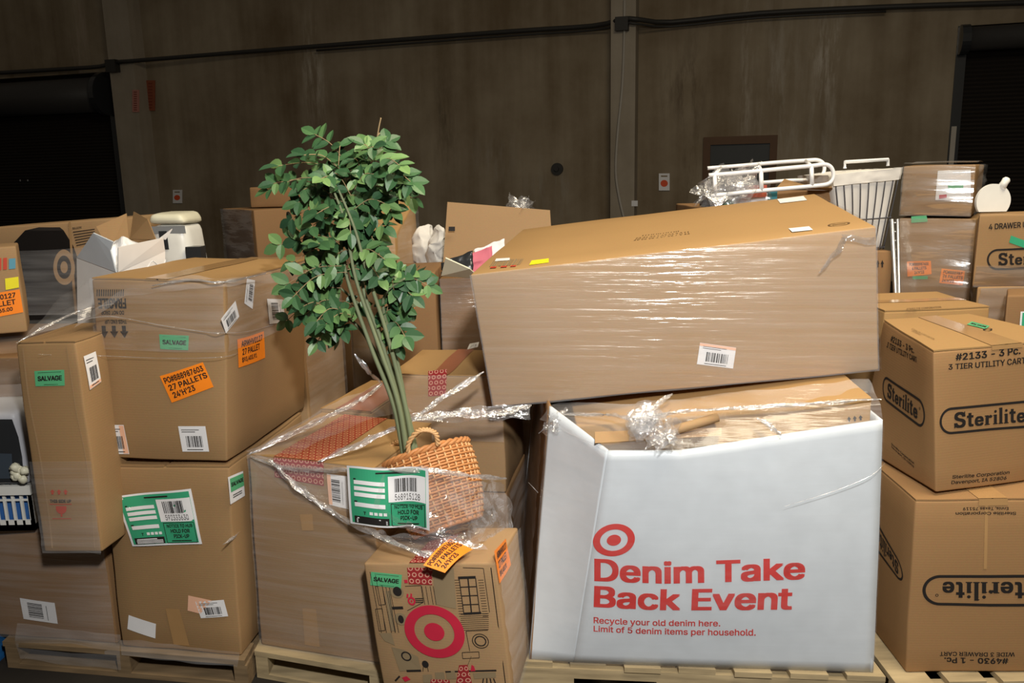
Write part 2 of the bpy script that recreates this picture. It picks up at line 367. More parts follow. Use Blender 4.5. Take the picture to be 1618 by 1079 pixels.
class Surf:
    """a (u, v) patch: map(u, v, off) gives the world point, off above the surface"""
    def __init__(s, fn): s.fn = fn
    def map(s, u, v, off=0.0):
        p = s.fn(u, v); e = 1e-3
        if not off: return p
        n = (s.fn(u + e, v) - s.fn(u - e, v)).cross(s.fn(u, v + e) - s.fn(u, v - e)).normalized()
        return p + n * off
    def uv(s, px, py):
        u = v = 0.5
        for _ in range(14):
            x, y = proj(s.fn(u, v)); e = 1e-3
            x1, y1 = proj(s.fn(u + e, v)); x2, y2 = proj(s.fn(u, v + e))
            a, b, c, d = (x1 - x) / e, (x2 - x) / e, (y1 - y) / e, (y2 - y) / e; det = a * d - b * c
            if abs(det) < 1e-9: break
            du = ((px - x) * d - b * (py - y)) / det; dv = (a * (py - y) - c * (px - x)) / det
            m = max(abs(du), abs(dv), 0.5) / 0.5
            u += du / m; v += dv / m
        return u, v
    def sub(s, quad, px=True, off=0.0):
        """sub-patch from four corners: bottom-left, bottom-right, top-right, top-left (pixels or uv)"""
        q = [Vector(s.uv(*c) if px else c) for c in quad]
        def fn(a, b):
            c = q[0] * (1 - a) * (1 - b) + q[1] * a * (1 - b) + q[2] * a * b + q[3] * (1 - a) * b
            return s.map(c.x, c.y, off)
        return Surf(fn)
    def size(s): return (s.fn(1, .5) - s.fn(0, .5)).length, (s.fn(.5, 1) - s.fn(.5, 0)).length
class Art:
    def __init__(s, surf, off=0.0012): s.s = surf; s.o = off; s.m = MB()
    def poly(s, pts): s.m.add([s.s.map(u, v, s.o) for u, v in pts], [tuple(range(len(pts)))]); return s
    def rect(s, u0, v0, u1, v1, n=1, m=1):
        s.m.grid(lambda a, b: s.s.map(u0 + (u1 - u0) * a, v0 + (v1 - v0) * b, s.o), n, m); return s
    def text(s, t, u0, v0, u1, v1, bold=0.02):
        v, f = text_mesh(t, bold)
        if not v: return s
        x0 = min(p[0] for p in v); x1 = max(p[0] for p in v); y0 = min(p[1] for p in v); y1 = max(p[1] for p in v)
        s.m.add([s.s.map(u0 + (x - x0) / (x1 - x0) * (u1 - u0), v0 + (y - y0) / max(1e-6, y1 - y0) * (v1 - v0), s.o) for x, y in v], f); return s
    def ring(s, cu, cv, ru, rv, k0, k1, n=48, a0=0, a1=360):
        def fn(a, b):
            t = R(a0 + (a1 - a0) * a); k = k0 + (k1 - k0) * b
            return s.s.map(cu + math.cos(t) * ru * k, cv + math.sin(t) * rv * k, s.o)
        s.m.grid(fn, n, 1); return s
    def line(s, pts, w, asp=1.0, closed=False):
        """polyline in uv; w is the half width in v units, asp = length of v / length of u"""
        pts = list(pts) + ([pts[0]] if closed else [])
        for (u0, v0), (u1, v1) in zip(pts, pts[1:]):
            dx, dy = (u1 - u0) / asp, (v1 - v0); l = math.hypot(dx, dy) or 1; nx, ny = -dy / l * w * asp, dx / l * w
            s.poly([(u0 + nx, v0 + ny), (u0 - nx, v0 - ny), (u1 - nx, v1 - ny), (u1 + nx, v1 + ny)])
        return s
    def bars(s, u0, v0, u1, v1, n=26, seed=1, vertical=True):
        r = random.Random(seed); x = 0.0; xs = []
        while x < 1:
            w = r.choice((.6, .6, 1.2, 1.8)) / n; xs.append((x, min(1, x + w))); x += w + r.choice((.5, .8, 1.3)) / n
        for a, b in xs:
            if vertical: s.rect(u0 + (u1 - u0) * a, v0, u0 + (u1 - u0) * b, v1)
            else: s.rect(u0, v0 + (v1 - v0) * a, u1, v0 + (v1 - v0) * b)
        return s
    def build(s, name, m, par): return s.m.build(name, m, par)
def sticker(par, surf, quad, m, name='sticker', off=0.0022, n=6, px=True, label=None, curl=0.0):
    sub = surf.sub(quad, px)
    if curl:
        f0 = sub
        sub = Surf(lambda a, b: f0.map(a, b, 1e-5 + curl * (0.5 + 0.5 * math.sin(7 * a + 2.2 * b))))
    w, h = sub.size()
    o = MB().grid(lambda a, b: sub.map(a, b, off), n, n, (w, h)).build(name, m, par, True)
    if label: o['label'] = label
    return o, Surf(lambda a, b: sub.map(a, b, off))
def salvage(par, surf, quad):
    o, s = sticker(par, surf, quad, GREEN2, 'salvage_sticker', label='green sticker reading SALVAGE')
    a = Art(s, .0008); a.text('SALVAGE', .10, .34, .92, .66, .03); a.line([(.12, .88), (.9, .88)], .012); a.line([(.3, .1), (.78, .1)], .012)
    a.build('sticker_print', INK, o); return o
def orange(par, surf, quad, lines, curl=0.0):
    o, s = sticker(par, surf, quad, ORANGE, 'orange_sticker', label='bright orange sticker with black print', n=8, curl=curl)
    a = Art(s, .0008); n = len(lines); h = 0.86 / n
    for i, (t, u0, u1) in enumerate(lines):
        a.text(t, u0, .93 - h * (i + .84), u1, .93 - h * (i + .08), .02)
    a.build('sticker_print', INK, o); return o
PO = [('PO#888987603', .05, .95), ('27 PALLETS', .08, .97), ("24'H'23", .1, .62)]
ARW = [('ARWHV0127', .12, .92), ('27 PALLET', .14, .8), ('$93,403.91', .12, .66)]
def barcode(par, surf, quad, seed=1, peach=None, vertical=True, num=None, label=None):
    o, s = sticker(par, surf, quad, PAPER, 'barcode_sticker', label=label)
    a = Art(s, .0008)
    if vertical: a.bars(.22, .18, .82, .62, 26, seed); a.line([(.1, .86), (.75, .86)], .012); a.line([(.1, .78), (.6, .78)], .012); a.line([(.2, .08), (.8, .08)], .015)
    else: a.bars(.2, .15, .62, .85, 26, seed, False); a.line([(.74, .1), (.74, .8)], .008)
    a.build('sticker_print', INK, o)
    if peach:
        b = Art(s, .0006); b.rect(*peach, 4, 4); b.build('peach_stripe', PEACH, o)
    return o
def notice(par, surf, quad, number, seed, curl=0.004, name='pickup_notice'):
    o, s = sticker(par, surf, quad, PAPER, name, off=.003, n=28, curl=curl, label='green and white pick-up notice')
    g = Art(s, .0008)
    g.rect(.035, .035, .965, .965, 28, 28); g.build('notice_field', GREEN, o)
    w = Art(s, .0024)
    for v in (.70, .60, .50): w.rect(.09, v, .46, v + .065, 16, 3)
    w.rect(.09, .33, .46, .40, 16, 3)
    for k in range(4): w.rect(.27 + k * .055, .21, .31 + k * .055, .26)
    w.rect(.50, .44, .965, .86, 22, 16); w.build('notice_white_panel', PAPER, o)
    k = Art(s, .0038)
    k.bars(.58, .60, .86, .82, 30, seed); k.text(number, .58, .47, .90, .57, .0)
    k.text('NOTICE TO HUB', .57, .335, .93, .395, .01); k.text('HOLD FOR', .61, .235, .88, .305, .015); k.text('PICK-UP', .64, .135, .86, .205, .015)
    k.line([(.53, .42), (.955, .42), (.955, .05), (.53, .05)], .004, 1, True); k.line([(.60, .085), (.88, .085)], .008)
    k.line([(.36, .915), (.68, .915)], .012); k.line([(.09, .79), (.12, .79)], .01); k.line([(.09, .42), (.13, .42)], .01); k.text('T', .2, .21, .23, .26)
    k.rect(.08, .05, .50, .17, 18, 5); k.build('notice_print', INK, o)
    q = Art(s, .0050); q.line([(.12, .14), (.40, .14)], .008)
    for j in range(3): q.line([(.11, .115 - j * .024), (.48, .115 - j * .024)], .006)
    q.build('notice_fine_print', PAPER, o); return o
LETTER_SP = {'S': (.78, .98), 't': (.46, .86), 'e': (.62, .60), 'r': (.52, .60), 'i': (.34, .90), 'l': (.34, 1.0)}
def serif_word(a, word, u0, v0, u1, v1, slant=0.06):
    tot = sum(LETTER_SP[c][0] for c in word); x = u0; k = (u1 - u0) / tot; hh = v1 - v0
    for c in word:
        w, h = LETTER_SP[c]; w *= k; h *= hh; sv = .055 * hh; m = x + w / 2
        def Q(pts): a.poly([(p[0], p[1]) for p in pts])
        if c in 'il':
            t = hh * (.60 if c == 'i' else 1.0); sw = w * .27
            Q([(m - sw, v0), (m + sw, v0), (m + sw, v0 + t), (m - sw, v0 + t)])
            Q([(m - w * .44, v0), (m + w * .44, v0), (m + w * .44, v0 + sv), (m - w * .44, v0 + sv)])
            Q([(m - w * .46, v0 + t - sv), (m - sw, v0 + t - sv * 1.4), (m - sw, v0 + t), (m - w * .2, v0 + t)])
            if c == 'i': a.ring(m, v0 + hh * .80, w * .25, hh * .085, 0, 1, 12)
        elif c == 'r':
            t = hh * .60; m2 = x + w * .34; sw = w * .19
            Q([(m2 - sw, v0), (m2 + sw, v0), (m2 + sw, v0 + t), (m2 - sw, v0 + t)])
            Q([(m2 - w * .3, v0), (m2 + w * .32, v0), (m2 + w * .32, v0 + sv), (m2 - w * .3, v0 + sv)])
            Q([(m2 - w * .3, v0 + t - sv), (m2, v0 + t - sv), (m2, v0 + t), (m2 - w * .3, v0 + t)])
            a.line([(m2 + sw, v0 + t * .72), (m2 + w * .28, v0 + t * .93), (m2 + w * .5, v0 + t * .93)], sv * .9)
            a.ring(m2 + w * .47, v0 + t * .84, w * .13, hh * .075, 0, 1, 12)
        else:
            a.text(c, x + w * .06, v0 - (.01 if c != 't' else 0) * hh, x + w * .94, v0 + h, .022)
            if c == 'S':
                Q([(x + w * .08, v0), (x + w * .16, v0), (x + w * .16, v0 + hh * .30), (x + w * .08, v0 + hh * .30)])
                Q([(x + w * .82, v0 + hh * .7), (x + w * .90, v0 + hh * .7), (x + w * .90, v0 + hh * .98), (x + w * .82, v0 + hh * .98)])
        x += w
def oval_logo(par, surf, quad, name='oval_logo'):
    s = surf.sub(quad); a = Art(s, .0015); w, h = s.size(); asp = h / w
    a0 = .5 * asp; n = 20; th = .09
    def lozenge(k):
        pts = []
        for i in range(n + 1):
            t = math.pi / 2 + math.pi * i / n; pts.append((a0 + math.cos(t) * (a0 - k * asp), .5 + math.sin(t) * (.5 - k)))
        for i in range(n + 1):
            t = -math.pi / 2 + math.pi * i / n; pts.append((1 - a0 + math.cos(t) * (a0 - k * asp), .5 + math.sin(t) * (.5 - k)))
        return pts
    o_, i_ = lozenge(0), lozenge(th)
    for k in range(len(o_)):
        j = (k + 1) % len(o_)
        # long straight runs are cut so that the print follows the board
        m = 8 if abs(o_[k][0] - o_[j][0]) > .2 else 1
        for q in range(m):
            f, g = q / m, (q + 1) / m; L = lambda A, B, t: (A[0] + (B[0] - A[0]) * t, A[1] + (B[1] - A[1]) * t)
            a.poly([L(o_[k], o_[j], f), L(o_[k], o_[j], g), L(i_[k], i_[j], g), L(i_[k], i_[j], f)])
    serif_word(a, 'Sterilite', .13, .22, .86, .82)
    a.ring(.895, .66, .012, .012 / asp, .6, 1, 14)
    return a.build(name, INK, par)
def arrows(a, u, v, w, h, n=3, down=False):
    for k in range(n):
        c = u + k * w * 1.35; sg = -1 if down else 1
        a.poly([(c - w * .5, v), (c, v + sg * h * .55), (c + w * .5, v)][::1 if not down else -1])
        a.rect(c - w * .22, min(v, v - sg * h * .45), c + w * .22, max(v, v - sg * h * .45))

# ------------------------------------------------------------------ cartons
class Carton:
    """a cardboard carton from eight corners: c[(i, j, k)], i left/right, j front/back, k bottom/top"""
    def __init__(s, c, bulge=0.006, amp=0.004, seed=0, r=0.007):
        s.c = {k: Vector(v) for k, v in c.items()}; s.b = bulge; s.amp = amp; s.seed = seed
        g = lambda A, B: sum(((s.c[p] - s.c[q]).length for p, q in zip(A, B))) / 4
        s.L = (g([(1, j, k) for j in (0, 1) for k in (0, 1)], [(0, j, k) for j in (0, 1) for k in (0, 1)]),
               g([(i, 1, k) for i in (0, 1) for k in (0, 1)], [(i, 0, k) for i in (0, 1) for k in (0, 1)]),
               g([(i, j, 1) for i in (0, 1) for j in (0, 1)], [(i, j, 0) for i in (0, 1) for j in (0, 1)]))
        s.r = min(r, min(s.L) * .4)
        s.ax = ((s.c[(1, 0, 0)] - s.c[(0, 0, 0)]).normalized(), (s.c[(0, 1, 0)] - s.c[(0, 0, 0)]).normalized(), (s.c[(0, 0, 1)] - s.c[(0, 0, 0)]).normalized())
    def lin(s, a, b, c):
        p = Vector((0, 0, 0))
        for i in (0, 1):
            for j in (0, 1):
                for k in (0, 1):
                    p += s.c[(i, j, k)] * ((a if i else 1 - a) * (b if j else 1 - b) * (c if k else 1 - c))
        return p
    def P(s, a, b, c):
        p = s.lin(a, b, c); q = lambda t: max(0, 4 * t * (1 - t))
        p = p + s.ax[0] * ((a - .5) * 2 * s.b * q(b) * q(c)) + s.ax[1] * ((b - .5) * 2 * s.b * q(a) * q(c))
        return p + nz3(p, 5.0, s.seed) * s.amp
    def base(s):
        p = s.lin(.5, .5, 0); return Vector((p.x, p.y, min(s.c[(i, j, 0)].z for i in (0, 1) for j in (0, 1))))
    def face(s, f):
        return Surf({'F': lambda u, v: s.P(u, 0, v), 'R': lambda u, v: s.P(1, u, v), 'L': lambda u, v: s.P(0, 1 - u, v),
                     'T': lambda u, v: s.P(u, v, 1), 'B': lambda u, v: s.P(1 - u, 1, v)}[f])
    def mesh(s, par, m, name='carton_body', seg=7):
        mb = MB(); idx = {}; cs = []
        for L in s.L:
            r = s.r; cs.append([0, r * .3, r] + [r + (L - 2 * r) * t / seg for t in range(1, seg)] + [L - r, L - r * .3, L])
        def vert(i, j, k):
            if (i, j, k) in idx: return idx[(i, j, k)]
            p = Vector((cs[0][i], cs[1][j], cs[2][k]))
            q = Vector([min(max(p[d], s.r), s.L[d] - s.r) for d in range(3)]); d = p - q
            if d.length > 1e-9: p = q + d.normalized() * s.r
            idx[(i, j, k)] = len(mb.v); mb.v.append(s.P(p.x / s.L[0], p.y / s.L[1], p.z / s.L[2])); return idx[(i, j, k)]
        n = len(cs[0]) - 1
        for a in range(n):
            for b in range(n):
                mb.f.append([vert(a, 0, b), vert(a + 1, 0, b), vert(a + 1, 0, b + 1), vert(a, 0, b + 1)])
                mb.f.append([vert(a, n, b), vert(a, n, b + 1), vert(a + 1, n, b + 1), vert(a + 1, n, b)])
                mb.f.append([vert(0, a, b), vert(0, a, b + 1), vert(0, a + 1, b + 1), vert(0, a + 1, b)])
                mb.f.append([vert(n, a, b), vert(n, a + 1, b), vert(n, a + 1, b + 1), vert(n, a, b + 1)])
                mb.f.append([vert(a, b, 0), vert(a, b + 1, 0), vert(a + 1, b + 1, 0), vert(a + 1, b, 0)])
                mb.f.append([vert(a, b, n), vert(a + 1, b, n), vert(a + 1, b + 1, n), vert(a, b + 1, n)])
        return mb.build(name, m, par, True)
    def flaps(s, par, m, axis='x', gap=.006, th=.004, lift=0.0):
        """two closing flaps on top with the seam between them; axis = direction of the seam"""
        t0 = .0005 / s.L[2]; t1 = th / s.L[2]; g = gap / (s.L[1] if axis == 'x' else s.L[0]) / 2
        for lo, hi in ((0.004, .5 - g), (.5 + g, .996)):
            A, B = ((.004, lo), (.996, hi)) if axis == 'x' else ((lo, .004), (hi, .996))
            mb = MB(); n = 8
            def fn(w):
                return lambda a, b: s.P(A[0] + (B[0] - A[0]) * a, A[1] + (B[1] - A[1]) * b, 1 + w)
            top, bot = fn(t1), fn(t0)
            mb.grid(top, n, n)
            for e in (lambda a, w: w(a, 0), lambda a, w: w(1, a), lambda a, w: w(1 - a, 1), lambda a, w: w(0, 1 - a)):
                mb.grid(lambda a, b: e(a, top if b > .5 else bot), n, 1)
            mb.build('flap', m, par, False)
        s.c = {k: (v + Vector((0, 0, th)) if k[2] else v) for k, v in s.c.items()}
    def tape(s, par, axis='x', w=.05, m=None, name='packing_tape', drop=.07, at=.5, ends=(1, 0)):
        """tape along the seam, running over the edge(s) a little"""
        m = m or TAPE; f = s.face('T')
        Lw = s.L[1] if axis == 'x' else s.L[0]; h = w / Lw / 2
        o, _ = sticker(par, f, [(0, at - h), (1, at - h), (1, at + h), (0, at + h)] if axis == 'x' else [(at - h, 0), (at + h, 0), (at + h, 1), (at - h, 1)], m, name, .0016, 10, False)
        d = drop / s.L[2]
        if axis == 'y' and ends[0]: sticker(par, s.face('F'), [(at - h, 1 - d), (at + h, 1 - d), (at + h, 1), (at - h, 1)], m, name, .0014, 6, False)
        if axis == 'x' and ends[0]: sticker(par, s.face('R'), [(at - h, 1 - d), (at + h, 1 - d), (at + h, 1), (at - h, 1)], m, name, .0014, 6, False)
        return o
    def wrap(s, par, m, faces='FRL', off=.006, n=40, wr=.003, v0=0.0, v1=1.0, name='stretch_wrap', seed=3, stretch=(5, 5, 34)):
        mb = MB()
        for f in faces:
            sf = s.face(f)
            def fn(a, b):
                v = v0 + (v1 - v0) * b; p = sf.map(a, v, off); q = Vector((p.x * stretch[0], p.y * stretch[1], p.z * stretch[2]))
                return sf.map(a, v, off + wr * (noise.noise(q + Vector((seed, 0, 0))) + .6))
            mb.grid(fn, n, n)
        return mb.build(name, m, par, True)
def front_carton(A, B, zb, depth, tops=None, zt=None, yaw=0, **kw):
    """front bottom edge A-B (x, y), base height, depth; tops = (left, right) pixels of the front's top corners or zt"""
    A, B = Vector((A[0], A[1], zb)), Vector((B[0], B[1], zb)); d = (B - A).normalized()
    nrm = Vector((-d.y, d.x, 0))
    if tops: TL, TR = (PP(*t, A, nrm) for t in tops)
    else: TL, TR = A + Vector((0, 0, zt - zb)), B + Vector((0, 0, zt - zb))
    q = Matrix.Rotation(R(yaw), 3, 'Z') @ nrm * depth
    return Carton({(0, 0, 0): A, (1, 0, 0): B, (0, 0, 1): TL, (1, 0, 1): TR, (0, 1, 0): A + q, (1, 1, 0): B + q, (0, 1, 1): TL + q, (1, 1, 1): TR + q}, **kw)
def px_carton(xl, xr, ytop, Y, zb, depth, Yr=None, zt=None, **kw):
    """carton whose front top edge runs from pixel (xl, ytop) at distance Y to pixel (xr, ...) at Yr, standing on zb"""
    a = PY(xl, ytop, Y); b = PY(xr, ytop, Yr or Y); z = zt or a.z
    return front_carton((a.x, a.y), (b.x, b.y), zb, depth, zt=z, **kw)
def carton_thing(car, label, m, group=None, name='cardboard_box', cat='box', **kw):
    r = empty(name, car.base(), label, cat, group); car.mesh(r, m, **kw); return r
def sheet(mb, rows, nu=30, nv=30, wr=.008, fr=14, seed=0):
    """a loose film sheet through rows of (px, py, Y) points"""
    mb.marks = getattr(mb, 'marks', []) + [(len(mb.v), len(mb.f))]
    g = [[PY(*p) for p in r] for r in rows]
    def lerp(l, t):
        t *= len(l) - 1; i = min(int(t), len(l) - 2); f = t - i; f = f * f * (3 - 2 * f) * .4 + f * .6
        return l[i] * (1 - f) + l[i + 1] * f
    def fn(u, v):
        p = lerp([lerp(r, u) for r in g], v)
        return p + nz3(p, fr, seed) * wr
    mb.grid(fn, nu, nv)
def rope(par, pts, r=.006, seed=0, per=8, wide=1.0):
    """a gathered strand of film: a few crumpled ribbons twisting along a path, as one part"""
    pts = smooth_pts([PY(*p) for p in pts], per); k = len(pts); mb = MB()
    for t in range(3):
        vs_ = []
        for i, p in enumerate(pts):
            d = (pts[min(i + 1, k - 1)] - pts[max(i - 1, 0)]).normalized(); a = d.orthogonal().normalized(); b = d.cross(a)
            tw = i * .35 + t * 2.1 + seed + 1.5 * noise.noise(p * 9); w = min(1, (i + .4) / 5, (k - i - .6) / 5) * r * wide * (1.6 + 1.4 * noise.noise(p * 14 + Vector((seed, t, 0))))
            q = p + nz3(p, 25, seed + t * 9) * r * .9
            for u in (-1, -.5, 0, .5, 1): vs_.append(q + (a * math.cos(tw) + b * math.sin(tw)) * w * u + (b * math.cos(tw) - a * math.sin(tw)) * r * .5 * math.cos(u * 4 + i))
        fs = [(i * 5 + j_, i * 5 + j_ + 1, (i + 1) * 5 + j_ + 1, (i + 1) * 5 + j_) for i in range(k - 1) for j_ in range(4)]
        mb.add(vs_, fs)
    return mb.build('twisted_film', FILM_ROPE, par, True)
def clump(mb, px, py, Y, r, n=7, seed=0, squash=.7):
    rd = random.Random(seed); c = PY(px, py, Y)
    for k in range(n):
        a = Vector((rd.uniform(-1, 1), rd.uniform(-1, 1), rd.uniform(-1, 1))).normalized(); b = a.orthogonal().normalized()
        o = Vector((rd.uniform(-.5, .5), rd.uniform(-.4, .4), rd.uniform(-.5, .5) * squash)) * r
        def fn(u, v):
            p = c + o + (a * (u - .5) + b * (v - .5)) * r * 1.3
            return p + nz3(p, 1.5 / r, seed + k) * r * .42 + nz3(p, 5 / r, seed + k) * r * .10
        mb.grid(fn, 14, 14)

# ------------------------------------------------------------------ the setting
ZF = .045      # floor height
WT = Vector((math.cos(R(16.7)), -math.sin(R(16.7)), 0)); WN = Vector((-WT.y * -1 * -1, -WT.x, 0)).normalized()
WN = Vector((WT.y, -WT.x, 0)).normalized()
W0 = Vector((3.3, 12.0, 0))
def wp(s, z, off=0.0): return W0 + WT * s + Vector((0, 0, z)) + WN * off
def PW(px, py, off=0.0):
    p = PP(px, py, W0 + WN * off, WN); return (p - W0).dot(WT), p.z
def wbox(mb, s0, z0, s1, z1, o0, o1): return mb.box(wp(s0, z0, o0), WT * (s1 - s0), WN * (o1 - o0), (0, 0, z1 - z0))
ST = dict(kind='structure')
sLb = PW(186, 240)[0]; zL = PW(100, 118)[1]
sRa = PW(1512, 160)[0]; zR = PW(1570, 38)[1]
sA, sLa = -21.0, sLb - 4.4
sZ, sRb = 12.0, sRa + 4.4
wl = MB(); TOP = 8.5
for a, b, c, d in ((sA, 0, sLa, TOP), (sLa, zL, sLb, TOP), (sLb, 0, sRa, TOP), (sRa, zR, sRb, TOP), (sRb, 0, sZ, TOP)):
    wbox(wl, a, b, c, d, 0, -.3)
tag(wl.build('wall_back', CONC, loc=wp(0, 0)), **ST)
fl = MB(); fl.quad((-22, -4, ZF), (16, -4, ZF), (16, 22, ZF), (-22, 22, ZF)); tag(fl.build('floor', FLOORM), **ST)
for px0, px1, yy in ((159, 200, 40), (963, 1005, 150)):
    m = MB(); wbox(m, PW(px0, 0, .3)[0] + .02, 0, PW(px1, 0, .3)[0], TOP, 0, .3)
    tag(m.build('trim_%d' % (1 if px0 < 500 else 2), CONCP, loc=wp(PW(px0, 0)[0], 0)), **ST)
def rollup(n, s0, s1, z1, hz0, hz1):
    r = empty('door_%d' % n, wp((s0 + s1) / 2, 0, -.15), None, None); tag(r, **ST)
    m = MB(); k = 64; prof = []
    for i in range(k + 1):
        z = z1 * i / k; prof += [(z, -.20), (z + z1 / k * .5, -.165)]
    pr = prof[:-1]
    for (za, oa), (zb, ob) in zip(pr, pr[1:]): m.quad(wp(s0, za, oa), wp(s1, za, oa), wp(s1, zb, ob), wp(s0, zb, ob))
    tag(m.build('slat_curtain', DOORM, r), **ST)
    m = MB(); c = (hz0 + hz1) / 2; rr = (hz1 - hz0) / 2
    m.tube([wp(s0 + .05, c, .12), wp(s1 - .05, c, .12)], rr, 20); tag(m.build('roller_hood', HOOD, r, True), **ST)
    for s in (s0, s1):
        m = MB(); m.tube([wp(s - .05, c, .12), wp(s + .05, c, .12)], rr * 1.25, 24); tag(m.build('hood_cap', DARKPL, r, False), **ST)
        m = MB(); wbox(m, s - .06, 0, s + .06, z1, -.15, .02); tag(m.build('guide_rail', DARKPL, r), **ST)
    return r
hz1, hz0 = PW(100, 127)[1], PW(100, 181)[1]
d1 = rollup(1, sLa, sLb, zL, hz0, hz1)
m = MB()
for px in (34, 46):
    p = PP(px, 285, W0 + WN * -.14, WN); m.tube([p, p + WN * .03], .018, 10)
tag(m.build('door_bolt', CHROME, d1), **ST)
hz1, hz0 = PW(1580, 42)[1], PW(1580, 80)[1]
rollup(2, sRa, sRb, zR, hz0, hz1)
m = MB(); s_ = PW(1504, 230)[0]; wbox(m, s_ - .03, 0, s_ + .03, PW(1504, 200)[1], 0, .05); tag(m.build('trim_3', CABLE, loc=wp(s_, 0)), **ST)
# personnel door with brown frame
d0, z0 = PW(1112, 217); d1_, _ = PW(1229, 213)
r = tag(empty('door_3', wp((d0 + d1_) / 2, 0), None, None), **ST)
m = MB(); wbox(m, d0, 0, d0 + .10, z0, 0, .06); wbox(m, d1_ - .10, 0, d1_, z0, 0, .06); wbox(m, d0 + .10, z0 - .11, d1_ - .10, z0, 0, .06)
tag(m.build('door_frame', FRAMEW, r), **ST)
m = MB(); wbox(m, d0 + .1, 0, d1_ - .1, z0 - .11, 0, .015); tag(m.build('door_panel', STEELDOOR, r), **ST)
# conduit, junction box, hanging cable, signs
m = MB(); pts = [(-60, 118), (0, 115), (100, 109), (158, 105), (178, 98), (200, 97), (500, 73), (800, 50), (935, 41), (985, 30), (1010, 31), (1060, 35), (1200, 21), (1400, 11), (1618, 4), (1680, 1)]
m.tube(smooth_pts([PP(x, y, W0 + WN * (.36 if 150 < x < 215 or 950 < x < 1012 else .12), WN) for x, y in pts], 3), .034, 8)
m.tube(smooth_pts([PP(x, y + 7, W0 + WN * (.36 if 150 < x < 215 or 950 < x < 1012 else .12), WN) for x, y in pts[6:-2]], 3), .016, 8)
tag(m.build('electrical_conduit', PIPE, None, True, PP(809, 50, W0, WN)), 'dark grey conduit pipe running across the back concrete wall', 'conduit')
for px, py, w in ((984, 39, .09), (182, 105, .10)):
    c = PP(px, py, W0 + WN * .3, WN); m = MB(); m.box(c - WT * w + Vector((0, 0, -w)), WT * 2 * w, WN * .12, (0, 0, 2 * w))
    tag(m.build('junction_box', PIPE, None, False, c), 'small grey junction box on the pale column behind the ' + ('long carton' if px > 500 else 'rolling door at left'), 'junction box')
m = MB(); m.tube(smooth_pts([PP(x, y, W0 + WN * .33, WN) for x, y in ((987, 0), (986, 70), (983, 140), (976, 210), (973, 270), (978, 310), (986, 345))], 5), .018, 7)
tag(m.build('hanging_cable', CABLE, None, True, PP(984, 200, W0 + WN * .33, WN)), 'thin pale cable hanging down the concrete column behind the long carton', 'cable')
def wall_sign(x0, y0, x1, y1, off, kind, label):
    q = [PP(*c, W0 + WN * off, WN) for c in ((x0, y1), (x1, y1), (x1, y0), (x0, y0))]
    sf = Surf(lambda u, v: q[0] * (1 - u) * (1 - v) + q[1] * u * (1 - v) + q[2] * u * v + q[3] * (1 - u) * v)
    mb = MB(); mb.box(q[0] - WN * .02, q[1] - q[0], WN * .02, q[3] - q[0])
    r_ = empty('wall_sign', q[0], label, 'sign')
    if kind == 'ext':
        mb.build('sign_plate', PAPER, r_); a = Art(sf, .003); a.ring(.5, .42, .34, .20, 0, 1, 24); a.build('sign_print', flat('sign_red', (.75, .10, .03)), r_)
        a = Art(sf, .003); a.rect(.2, .8, .8, .88); a.build('sign_print', PRINTGREY, r_)
    else:
        mb.build('sign_plate', kind, r_); a = Art(sf, .003)
        for k in range(9): a.rect(.25, .08 + k * .1, .75, .12 + k * .1)
        a.build('sign_print', flat('faded_print', (.22, .05, .03)), r_)
wall_sign(273, 300, 287, 321, .03, 'ext', 'small pale sign with red dot low on the wall left of the plant')
wall_sign(1041, 274, 1058, 301, .03, 'ext', 'white sign with red dot on the wall right of the pale column')
wall_sign(209, 142, 219, 177, .32, flat('pink_plate', (.50, .22, .18)), 'narrow faded pink sign on the left concrete column')
wall_sign(231, 127, 244, 175, .03, flat('rust_plate', (.30, .09, .045)), 'narrow rust-red sign on the wall right of the left column')
p = PP(881, 267, W0, WN); m = MB(); m.tube([p, p + WN * .05], .09, 18); m.tube([p + WN * .05, p + WN * .09], .035, 12)
tag(m.build('wall_fitting', PIPE, None, False, p), 'small round grey fitting on the wall above the open flap carton', 'fitting')
p = PP(998, 317, W0 + WN * .3, WN); m = MB(); m.box(p, WT * .09, WN * .01, (0, 0, -.08)); tag(m.build('paper_note', PAPER, None, False, p), 'small white note stuck low on the pale concrete column', 'note')

